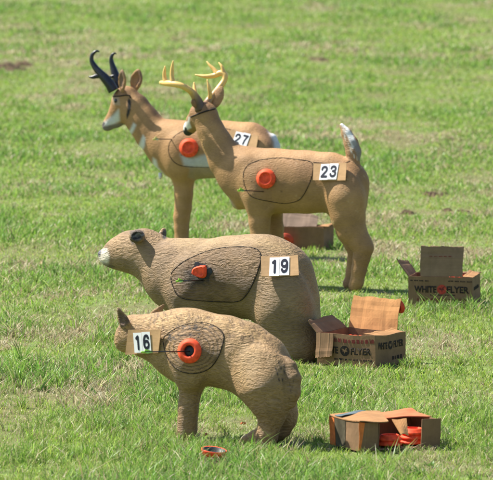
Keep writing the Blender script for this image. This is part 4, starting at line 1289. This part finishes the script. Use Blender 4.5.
# ------------------------------------------------------------------ fallen clay and shards
g = ground_at(213.5, 459)
BOWL = [(0.0, 0.004), (0.030, 0.004), (0.044, 0.010), (0.0505, 0.024), (0.0535, 0.026), (0.0548, 0.024), (0.054, 0.018), (0.049, 0.004), (0.045, 0.0), (0.0, 0.0)]
v, f = lathe(BOWL, 36)
fc_ = link('fallen_clay', mesh_from('fallen_clay', np.array(v) * 1.0, f), M_CLAY)
fc_.location = (g[0], g[1], 0.016); fc_.rotation_euler = (math.radians(-82), math.radians(5), 0.2)
tag(fc_, 'upturned clay disc with black inside lying in grass between the bobcat legs', 'clay target')
v, f = lathe([(0.0, 0.0052), (0.0295, 0.0052), (0.0432, 0.0112), (0.0498, 0.0248), (0.0480, 0.0248), (0.0425, 0.0125), (0.029, 0.0064), (0.0, 0.0064)], 36)
link('black_inside', mesh_from('black_inside', v, f), M_CLAYB, fc_)
def shard(px, py, size, label, mat, seed):
    rr = random.Random(seed); g = ground_at(px, py)
    n = rr.randint(4, 6); R = [size * rr.uniform(0.6, 1.1) for _ in range(n)]
    V = [(R[k] * math.cos(6.283 * k / n), R[k] * math.sin(6.283 * k / n), z + 0.2 * R[k] * math.sin(k * 2.0)) for z in (0, 0.006) for k in range(n)]
    F = [tuple(range(n))[::-1], tuple(range(n, 2 * n))] + [(k, (k + 1) % n, n + (k + 1) % n, n + k) for k in range(n)]
    o = link('clay_shard', mesh_from('clay_shard', V, F, False), mat)
    o.location = (g[0], g[1], 0.003 + rr.random() * 0.004); o.rotation_euler = (rr.uniform(0.1, .5), rr.uniform(-.3, .3), rr.uniform(0, 6))
    tag(o, label, 'shard', 'broken clay pieces in the grass')
SH = 'small orange clay shard lying in worn grass under the bobcat'
for i, (x, y, s) in enumerate([(230, 452.5, 0.014), (253, 453, 0.020), (247, 455, 0.014), (243, 425, 0.014), (206, 436, 0.013), (258, 457, 0.013)]):
    shard(x, y, s, SH, simple_mat('shard_orange', (0.55, 0.16, 0.06), 0.7) if i == 0 else bpy.data.materials['shard_orange'], i)

# ================================================================== ground and grass
def dryness(X, Y):
    n = fbm(X * 1.1 + 40, Y * 0.55 + 11, 51, 4) * 0.6 + fbm(X * 4 + 3, Y * 2.2 + 7, 61, 3) * 0.4
    for px, py, rx, ry, k in [(50, 325, 95, 32, .09), (420, 345, 80, 38, .07), (420, 208, 90, 14, .10), (130, 405, 90, 18, .06), (40, 255, 60, 12, .10), (250, 430, 60, 16, .10)]:
        c = ground_at(px, py); ax = abs(ground_at(px + rx, py)[0] - c[0]); ay = abs(ground_at(px, py - ry)[1] - c[1])
        n = n + 0.6 * k * np.exp(-((X - c[0]) / ax) ** 2 - ((Y - c[1]) / ay) ** 2)
    return n
PATCH = []                     # worn / bare patches: world x, y, rx, ry, strength
for px, py, rx, ry, k in [(8, 68, 24, 6, 1.2), (20, 186, 60, 5, .7), (85, 184, 60, 4, .6), (20, 250, 45, 9, .45), (40, 262, 40, 6, .4), (437, 196, 15, 2.4, 1.25), (462, 213, 11, 2.4, 1.25), (405, 212, 36, 5, .75), (470, 180, 50, 7, .5), (318, 60, 18, 5, .7), (400, 70, 45, 5, .5), (345, 178, 40, 7, .4),
                          (240, 419, 26, 8, .75), (212, 436, 26, 6, .6), (250, 452, 16, 5, .8), (60, 318, 40, 9, .45), (380, 291, 14, 4, .4), (262, 250, 40, 9, .4), (455, 148, 40, 6, .35), (100, 150, 60, 8, .3), (30, 300, 25, 5, .5), (350, 297, 40, 5, .25), (410, 330, 50, 14, .35), (100, 415, 34, 8, .5), (185, 439, 18, 7, .8), (214, 464, 17, 9, .75), (268, 446, 26, 7, .7), (320, 362, 24, 7, .6)]:
    c0 = ground_at(px, py); cx1 = ground_at(px + rx, py); cy1 = ground_at(px, py - ry)
    PATCH.append((c0[0], c0[1], abs(cx1[0] - c0[0]), abs(cy1[1] - c0[1]), k))
def bare(X, Y):
    b = np.zeros_like(X)
    wob = fbm(X * 5, Y * 3, 71, 3)
    for x, y, rx, ry, k in PATCH:
        d = np.sqrt(((X - x) / rx) ** 2 + ((Y - y) / ry) ** 2) + (wob - 0.5) * 1.1
        b = np.maximum(b, k * 0.8 * (1 - sstep(0.3, 1.2, d)))
    n = fbm(X * 1.6 + 9, Y * 0.8 + 2, 81, 4)
    return np.clip(np.maximum(b, 0.55 * sstep(0.62, 0.80, n)), 0, 1)

# ground sheet: one mesh, dense where seen, out to the horizon
xs = np.concatenate([[-600, -200, -60, -20, -10], np.linspace(-6, 6, 121), [10, 20, 60, 200, 600]])
ys = np.concatenate([[-200, -40, 0, 10, 18], np.linspace(21, 80, 237), [90, 110, 150, 300, 700, 1500]])
GX, GY = np.meshgrid(xs, ys, indexing='ij')
def relief(X, Y):
    near = 1 - sstep(35, 45, Y)
    return (fbm(X * 0.7 + 30, Y * 0.4 + 30, 91, 3) - 0.5) * (0.02 + 0.10 * (1 - near)) - 0.006
GZ = np.where((np.abs(GX) < 6.5) & (GY > 20) & (GY < 82), relief(GX, GY), -0.006)
V = np.stack([GX, GY, GZ], -1).reshape(-1, 3)
nx, ny = GX.shape
ii, jj = np.meshgrid(np.arange(nx - 1), np.arange(ny - 1), indexing='ij')
a = (ii * ny + jj).ravel()
F = np.stack([a, a + ny, a + ny + 1, a + 1], 1)
gm = mesh_from('ground', V, F)
gc = np.ones((len(V), 4), np.float32)
gc[:, 0] = bare(GX, GY).ravel(); gc[:, 1] = dryness(GX, GY).ravel()
at = gm.color_attributes.new('Wear', 'FLOAT_COLOR', 'POINT'); at.data.foreach_set('color', gc.ravel())
def ground_mat():
    m, nt, N, L, b = new_mat('field_ground')
    tc = N.new('ShaderNodeTexCoord')
    n1 = N.new('ShaderNodeTexNoise'); n1.inputs['Scale'].default_value = 9; n1.inputs['Detail'].default_value = 8; n1.inputs['Roughness'].default_value = 0.7
    L.new(tc.outputs['Object'], n1.inputs['Vector'])
    cr = N.new('ShaderNodeValToRGB')
    e = cr.color_ramp.elements
    e[0].position = 0.32; e[0].color = (0.09, 0.12, 0.035, 1)
    e[1].position = 0.68; e[1].color = (0.17, 0.235, 0.065, 1)
    e.new(0.5).color = (0.14, 0.185, 0.055, 1)
    L.new(n1.outputs['Fac'], cr.inputs['Fac'])
    n2 = N.new('ShaderNodeTexNoise'); n2.inputs['Scale'].default_value = 22; n2.inputs['Detail'].default_value = 6
    L.new(tc.outputs['Object'], n2.inputs['Vector'])
    c2 = N.new('ShaderNodeValToRGB')
    e = c2.color_ramp.elements
    e[0].position = 0.3; e[0].color = (0.075, 0.052, 0.03, 1)
    e[1].position = 0.7; e[1].color = (0.20, 0.145, 0.082, 1)
    L.new(n2.outputs['Fac'], c2.inputs['Fac'])
    at = N.new('ShaderNodeAttribute'); at.attribute_name = 'Wear'
    sp = N.new('ShaderNodeSeparateColor'); L.new(at.outputs['Color'], sp.inputs['Color'])
    mx = N.new('ShaderNodeMix'); mx.data_type = 'RGBA'
    L.new(sp.outputs['Red'], mx.inputs['Factor']); L.new(cr.outputs['Color'], mx.inputs['A']); L.new(c2.outputs['Color'], mx.inputs['B'])
    L.new(mx.outputs['Result'], b.inputs['Base Color'])
    bp = N.new('ShaderNodeBump'); bp.inputs['Strength'].default_value = 0.7; bp.inputs['Distance'].default_value = 0.03
    L.new(n2.outputs['Fac'], bp.inputs['Height']); L.new(bp.outputs['Normal'], b.inputs['Normal'])
    b.inputs['Roughness'].default_value = 0.95; b.inputs['Specular IOR Level'].default_value = 0.1
    return m
go = link('ground', gm, ground_mat()); go['kind'] = 'structure'

def soil_mound(px, py, w_px, h, seed):
    g = ground_at(px, py); w = 1.8 * w_px * np.linalg.norm(g - CAM) / FOC
    n, m_ = 26, 9; V = []; F = []
    for j in range(m_ + 1):
        t = j / m_
        for i in range(n):
            a = 2 * math.pi * i / n
            x, y = math.cos(a) * t, math.sin(a) * t
            nz = float(fbm(np.array([x * 3 + seed * 7.0 + 40]), np.array([y * 3 + 40.0]), 300 + seed, 4)[0])
            V.append((x * w * (0.8 + 0.4 * nz), y * w * 1.5 * (0.8 + 0.4 * nz), (1 - t ** 2) * h * 0.62 * (0.15 + 1.8 * nz) - 0.02 * t))
    for j in range(m_):
        for i in range(n):
            F.append((j * n + i, (j + 1) * n + i, (j + 1) * n + (i + 1) % n, j * n + (i + 1) % n))
    o = link('soil_mound', mesh_from('soil_mound', V, F, False), bpy.data.materials.get('dark_soil') or simple_mat('dark_soil', (0.095, 0.066, 0.04), 0.95, 0.1, 0.5, 30, 0.8, 60))
    o.location = (g[0], g[1], 0.0); o['kind'] = 'structure'
for q in [(432, 197, 9, 0.06, 1), (443, 196, 6, 0.05, 2), (463, 214, 9, 0.045, 3), (408, 213.5, 7, 0.035, 4), (5, 70, 16, 0.09, 5), (24, 66, 9, 0.06, 6), (318, 61, 10, 0.05, 7), (447, 211, 5, 0.035, 8)]:
    soil_mound(*q)

def grass_mat():
    m = bpy.data.materials.new('grass_blades'); m.use_nodes = True
    nt = m.node_tree; N, L = nt.nodes, nt.links
    N.clear()
    out = N.new('ShaderNodeOutputMaterial')
    at = N.new('ShaderNodeAttribute'); at.attribute_name = 'Col'
    df = N.new('ShaderNodeBsdfDiffuse'); tr = N.new('ShaderNodeBsdfTranslucent'); gl = N.new('ShaderNodeBsdfGlossy')
    gl.inputs['Roughness'].default_value = 0.38; gl.inputs['Color'].default_value = (0.8, 0.85, 0.8, 1)
    L.new(at.outputs['Color'], df.inputs['Color']); L.new(at.outputs['Color'], tr.inputs['Color'])
    m1 = N.new('ShaderNodeMixShader'); m1.inputs['Fac'].default_value = 0.5
    L.new(df.outputs[0], m1.inputs[1]); L.new(tr.outputs[0], m1.inputs[2])
    m2 = N.new('ShaderNodeMixShader'); m2.inputs['Fac'].default_value = 0.018
    L.new(m1.outputs[0], m2.inputs[1]); L.new(gl.outputs[0], m2.inputs[2])
    L.new(m2.outputs[0], out.inputs['Surface'])
    return m
M_GRASS = grass_mat()

GREENS = np.array([[0.206, 0.345, 0.037], [0.250, 0.380, 0.051], [0.295, 0.395, 0.073], [0.155, 0.285, 0.039], [0.335, 0.395, 0.102]])
DRY = np.array([[0.50, 0.42, 0.25], [0.38, 0.31, 0.18], [0.60, 0.53, 0.36], [0.30, 0.22, 0.13]])

def grass(name, y0, y1, dens, hmin, hmax, wmin, wmax, seed, lean=0.85, dry_bias=0.0, margin=2.2, clumps=0.7):
    rng = np.random.default_rng(seed)
    half = lambda y: (y / FOC * 246.5) * margin + 0.25
    area = (half(y0) + half(y1)) * (y1 - y0)
    n = int(area * dens)
    Y = y0 + (y1 - y0) * rng.random(n); X = (rng.random(n) * 2 - 1) * half(y1)
    ok = (np.abs(X) < half(Y)) & ((np.abs(X) < half(Y) * 0.6) | (rng.random(n) < 0.55))
    X, Y = X[ok], Y[ok]
    # gather towards tufts
    cxy = np.stack([np.floor(X / 0.09), np.floor(Y / 0.09)], 1)
    hsh = np.sin(cxy[:, 0] * 127.1 + cxy[:, 1] * 311.7) * 43758.5453; hx = hsh - np.floor(hsh)
    hsh = np.sin(cxy[:, 0] * 269.5 + cxy[:, 1] * 183.3) * 43758.5453; hy = hsh - np.floor(hsh)
    tx, ty = (cxy[:, 0] + hx) * 0.09, (cxy[:, 1] + hy) * 0.09
    k = clumps * rng.random(len(X)) * (rng.random(len(X)) < 0.55)
    X = X + (tx - X) * k; Y = Y + (ty - Y) * k
    b = bare(X, Y)
    ok = rng.random(len(X)) > 0.72 * b
    for org, rz, L_, W_ in FOOT:
        c, s = math.cos(rz), math.sin(rz)
        lx = (X - org[0]) * c + (Y - org[1]) * s; ly = -(X - org[0]) * s + (Y - org[1]) * c
        ok &= ~((lx > -0.02) & (lx < L_ + 0.02) & (ly > -0.02) & (ly < W_ + 0.02))
    X, Y, b, hx = X[ok], Y[ok], b[ok], hx[ok]
    hm = np.ones(len(X)); wm = np.ones(len(X)); weed = np.zeros(len(X), bool)
    TX, TY, TH_, TW, TD = [], [], [], [], []
    for cx, cy, cnt, rad, hh, ww, wd in TUFTS:
        if not (y0 <= cy < y1): continue
        a = rng.random(cnt) * 6.283; q = rad * np.sqrt(rng.random(cnt))
        TX.append(cx + q * np.cos(a)); TY.append(cy + q * np.sin(a)); TH_.append(np.full(cnt, hh)); TW.append(np.full(cnt, ww)); TD.append(np.full(cnt, wd))
    if TX:
        tx, ty = np.concatenate(TX), np.concatenate(TY); tk = np.ones(len(tx), bool)
        for org, rz, L_, W_ in FOOT:
            c, s = math.cos(rz), math.sin(rz)
            lx = (tx - org[0]) * c + (ty - org[1]) * s; ly = -(tx - org[0]) * s + (ty - org[1]) * c
            tk &= ~((lx > -0.015) & (lx < L_ + 0.015) & (ly > -0.015) & (ly < W_ + 0.015))
        X = np.concatenate([X, tx[tk]]); Y = np.concatenate([Y, ty[tk]]); b = np.concatenate([b, np.zeros(tk.sum())]); hx = np.concatenate([hx, np.full(tk.sum(), 0.6)])
        hm = np.concatenate([hm, np.concatenate(TH_)[tk]]); wm = np.concatenate([wm, np.concatenate(TW)[tk]]); weed = np.concatenate([weed, np.concatenate(TD)[tk]])
    n = len(X)
    lush = fbm(X * 1.7 + 5, Y * 0.9 + 70, 33, 3)
    dr = dryness(X, Y)
    hgt = (hmin + (hmax - hmin) * rng.random(n) ** 1.5) * (0.55 + 0.9 * sstep(0.3, 0.72, lush)) * (1 - 0.5 * b) * (0.7 + 0.6 * hx)
    wid = (wmin + (wmax - wmin) * rng.random(n)) * (0.7 + 0.3 * hgt / hmax)
    isdry = rng.random(n) < np.clip(0.17 + dry_bias + 0.75 * sstep(0.49, 0.68, dr) + 0.5 * b, 0, 0.92)
    gi = rng.integers(0, len(GREENS), n)
    t = np.clip(lush * 1.6 - 0.3 + rng.normal(0, 0.15, n), 0, 1)[:, None]
    C = GREENS[gi] * (1.12 - 0.25 * t) * (0.62 + 0.7 * rng.random((n, 1)))
    # cooler green where lush, yellower where thin
    C = C * np.concatenate([1.12 - 0.30 * t, np.ones((n, 1)), 1.0 + 0.25 * t], 1)
    Cd = DRY[rng.integers(0, len(DRY), n)] * (0.7 + 0.5 * rng.random((n, 1)))
    C = np.where(isdry[:, None], Cd, C)
    C = np.where(weed[:, None], np.array([0.11, 0.21, 0.04]) * (0.7 + 0.6 * rng.random((n, 1))), C)
    hgt = hgt * hm; wid = wid * wm
    hgt = np.where(isdry, hgt * 0.85, hgt)
    az = rng.random(n) * 2 * math.pi
    ln = hgt * (lean * rng.random(n) + 0.12) * np.where(isdry, 1.7, 1.0)
    dx, dy = np.cos(az), np.sin(az)
    fa = az + math.pi / 2 + rng.normal(0, 0.6, n)
    fx, fy = np.cos(fa), np.sin(fa)
    z0 = relief(X, Y) - 0.004
    P = np.zeros((n, 7, 3), np.float32)
    for r_, (tt, ww) in enumerate([(0.0, 0.75), (0.38, 1.0), (0.74, 0.68)]):
        ox = dx * ln * tt ** 2; oy = dy * ln * tt ** 2; oz = hgt * tt * (1 - 0.18 * tt)
        for s in (0, 1):
            sg = (s - 0.5) * ww * wid
            P[:, r_ * 2 + s, 0] = X + ox + fx * sg; P[:, r_ * 2 + s, 1] = Y + oy + fy * sg; P[:, r_ * 2 + s, 2] = z0 + oz
    P[:, 6, 0] = X + dx * ln; P[:, 6, 1] = Y + dy * ln; P[:, 6, 2] = z0 + hgt * np.where(rng.random(n) < 0.2, 0.62, 0.84)
    base = (np.arange(n) * 7)[:, None]
    quads = np.concatenate([base + np.array([[0, 1, 3, 2]]), base + np.array([[2, 3, 5, 4]])], 1).reshape(-1, 4)
    tris = base + np.array([[4, 5, 6]])
    m = bpy.data.meshes.new(name)
    m.vertices.add(n * 7); m.vertices.foreach_set('co', P.ravel())
    nl = len(quads) * 4 + len(tris) * 3
    m.loops.add(nl)
    m.loops.foreach_set('vertex_index', np.concatenate([quads.ravel(), tris.ravel()]).astype(np.int32))
    m.polygons.add(len(quads) + len(tris))
    m.polygons.foreach_set('loop_start', np.concatenate([np.arange(len(quads)) * 4, len(quads) * 4 + np.arange(len(tris)) * 3]).astype(np.int32))
    m.update(calc_edges=True)
    ca = np.ones((n, 7, 4), np.float32); ca[:, :, :3] = C[:, None, :]
    ca[:, :2, :3] = ca[:, :2, :3] * 0.62 + np.array([0.16, 0.13, 0.06]) * 0.25       # straw tint on base sheaths, plus shade between blades darkened into the colour
    a_ = m.color_attributes.new('Col', 'FLOAT_COLOR', 'POINT'); a_.data.foreach_set('color', ca.ravel())
    o = link(name, m, M_GRASS); o['kind'] = 'stuff'
    return o, n
TUFTS = []
_t = random.Random(5)
for i in range(150):
    y = _t.uniform(23.0, 30.5); x = _t.uniform(-1, 1) * (y / FOC * 246.5 * 1.3)
    TUFTS.append((x, y, _t.randint(18, 60), _t.uniform(0.02, 0.06), _t.uniform(1.3, 2.1), _t.uniform(1.0, 1.3), False))
for i in range(60):
    y = _t.uniform(23.0, 29); x = _t.uniform(-1, 1) * (y / FOC * 246.5 * 1.3)
    TUFTS.append((x, y, _t.randint(10, 25), _t.uniform(0.02, 0.05), _t.uniform(0.7, 1.0), _t.uniform(2.2, 3.4), True))
for px, py, c_, rad, hh, ww, wd in [(232, 441, 26, 0.05, 0.9, 3.0, True), (216, 428, 40, 0.05, 1.6, 1.1, False), (300, 440, 60, 0.08, 1.8, 1.1, False), (325, 436, 50, 0.06, 1.7, 1.1, False), (60, 440, 90, 0.12, 1.9, 1.3, False), (100, 430, 60, 0.1, 1.8, 1.2, False), (30, 462, 80, 0.12, 1.8, 1.3, False), (150, 455, 60, 0.1, 1.6, 1.2, False), (445, 455, 60, 0.08, 1.7, 1.1, False), (400, 459, 40, 0.08, 1.3, 1.0, False), (380, 375, 50, 0.07, 1.5, 1.0, False), (345, 374, 40, 0.07, 1.3, 1.0, False), (440, 313, 50, 0.09, 1.6, 1.0, False), (470, 311, 30, 0.06, 1.4, 1.0, False), (358, 299, 40, 0.06, 1.6, 1.0, False), (342, 300, 30, 0.05, 1.4, 1.0, False), (310, 253, 40, 0.08, 1.5, 1.0, False), (180, 440, 30, 0.03, 1.1, 1.0, False), (192, 440, 24, 0.03, 1.0, 1.0, False), (256, 451, 24, 0.03, 0.9, 1.0, False)]:
    g_ = ground_at(px, py); TUFTS.append((g_[0], g_[1], c_, rad, hh, ww, wd))
tot = 0
for args in [('grass', 22.6, 26.2, 8000, 0.020, 0.074, 0.0023, 0.0044, 101), ('grass', 26.2, 31, 5500, 0.022, 0.08, 0.0028, 0.0055, 102), ('grass', 31, 40, 3600, 0.022, 0.06, 0.0035, 0.007, 103), ('grass', 40, 56, 1900, 0.024, 0.055, 0.006, 0.010, 104), ('grass', 56, 80, 900, 0.026, 0.06, 0.009, 0.015, 105)]:
    o, n = grass(*args); tot += n
    o['label'] = {101: 'long foreground grass around the bobcat and torn box', 102: 'mixed green and straw grass around the bear', 103: 'short grass around the deer and pronghorn', 104: 'soft mown grass behind the pronghorn', 105: 'far blurred grass at the top of the field'}[args[-1]]
print('blades', tot)

# ================================================================== light, sky, camera
sun_dir = np.array([-0.54, 0.26, 0.80]); sun_dir /= np.linalg.norm(sun_dir)
sun = bpy.data.lights.new('sun', 'SUN'); sun.energy = 5.0; sun.angle = math.radians(0.55); sun.color = (1.0, 0.95, 0.85)
so = bpy.data.objects.new('sun', sun); COL.objects.link(so)
so.rotation_euler = Vector(sun_dir).to_track_quat('Z', 'Y').to_euler()
w = bpy.data.worlds.new('World'); scene.world = w; w.use_nodes = True
nt = w.node_tree; bg = nt.nodes['Background']
sky = nt.nodes.new('ShaderNodeTexSky'); sky.sky_type = 'NISHITA'; sky.sun_disc = False
sky.sun_elevation = math.asin(sun_dir[2]); sky.sun_rotation = math.atan2(sun_dir[0], sun_dir[1])
nt.links.new(sky.outputs['Color'], bg.inputs['Color']); bg.inputs['Strength'].default_value = 0.10

cam = bpy.data.cameras.new('camera'); co = bpy.data.objects.new('camera', cam); COL.objects.link(co)
cam.sensor_fit = 'HORIZONTAL'; cam.sensor_width = 36; cam.lens = 36 * FOC / 493
co.location = (0, 0, CAM_H); co.rotation_euler = (math.pi / 2 - PITCH, 0, 0)
cam.clip_start = 0.5; cam.clip_end = 3000
cam.dof.use_dof = True; cam.dof.focus_distance = 27.5; cam.dof.aperture_fstop = 11
scene.camera = co
vs = scene.view_settings
vs.view_transform = 'Standard'; vs.look = 'None'; vs.exposure = 0.98; vs.gamma = 1; vs.use_curve_mapping = False
scene.cycles.max_bounces = 6
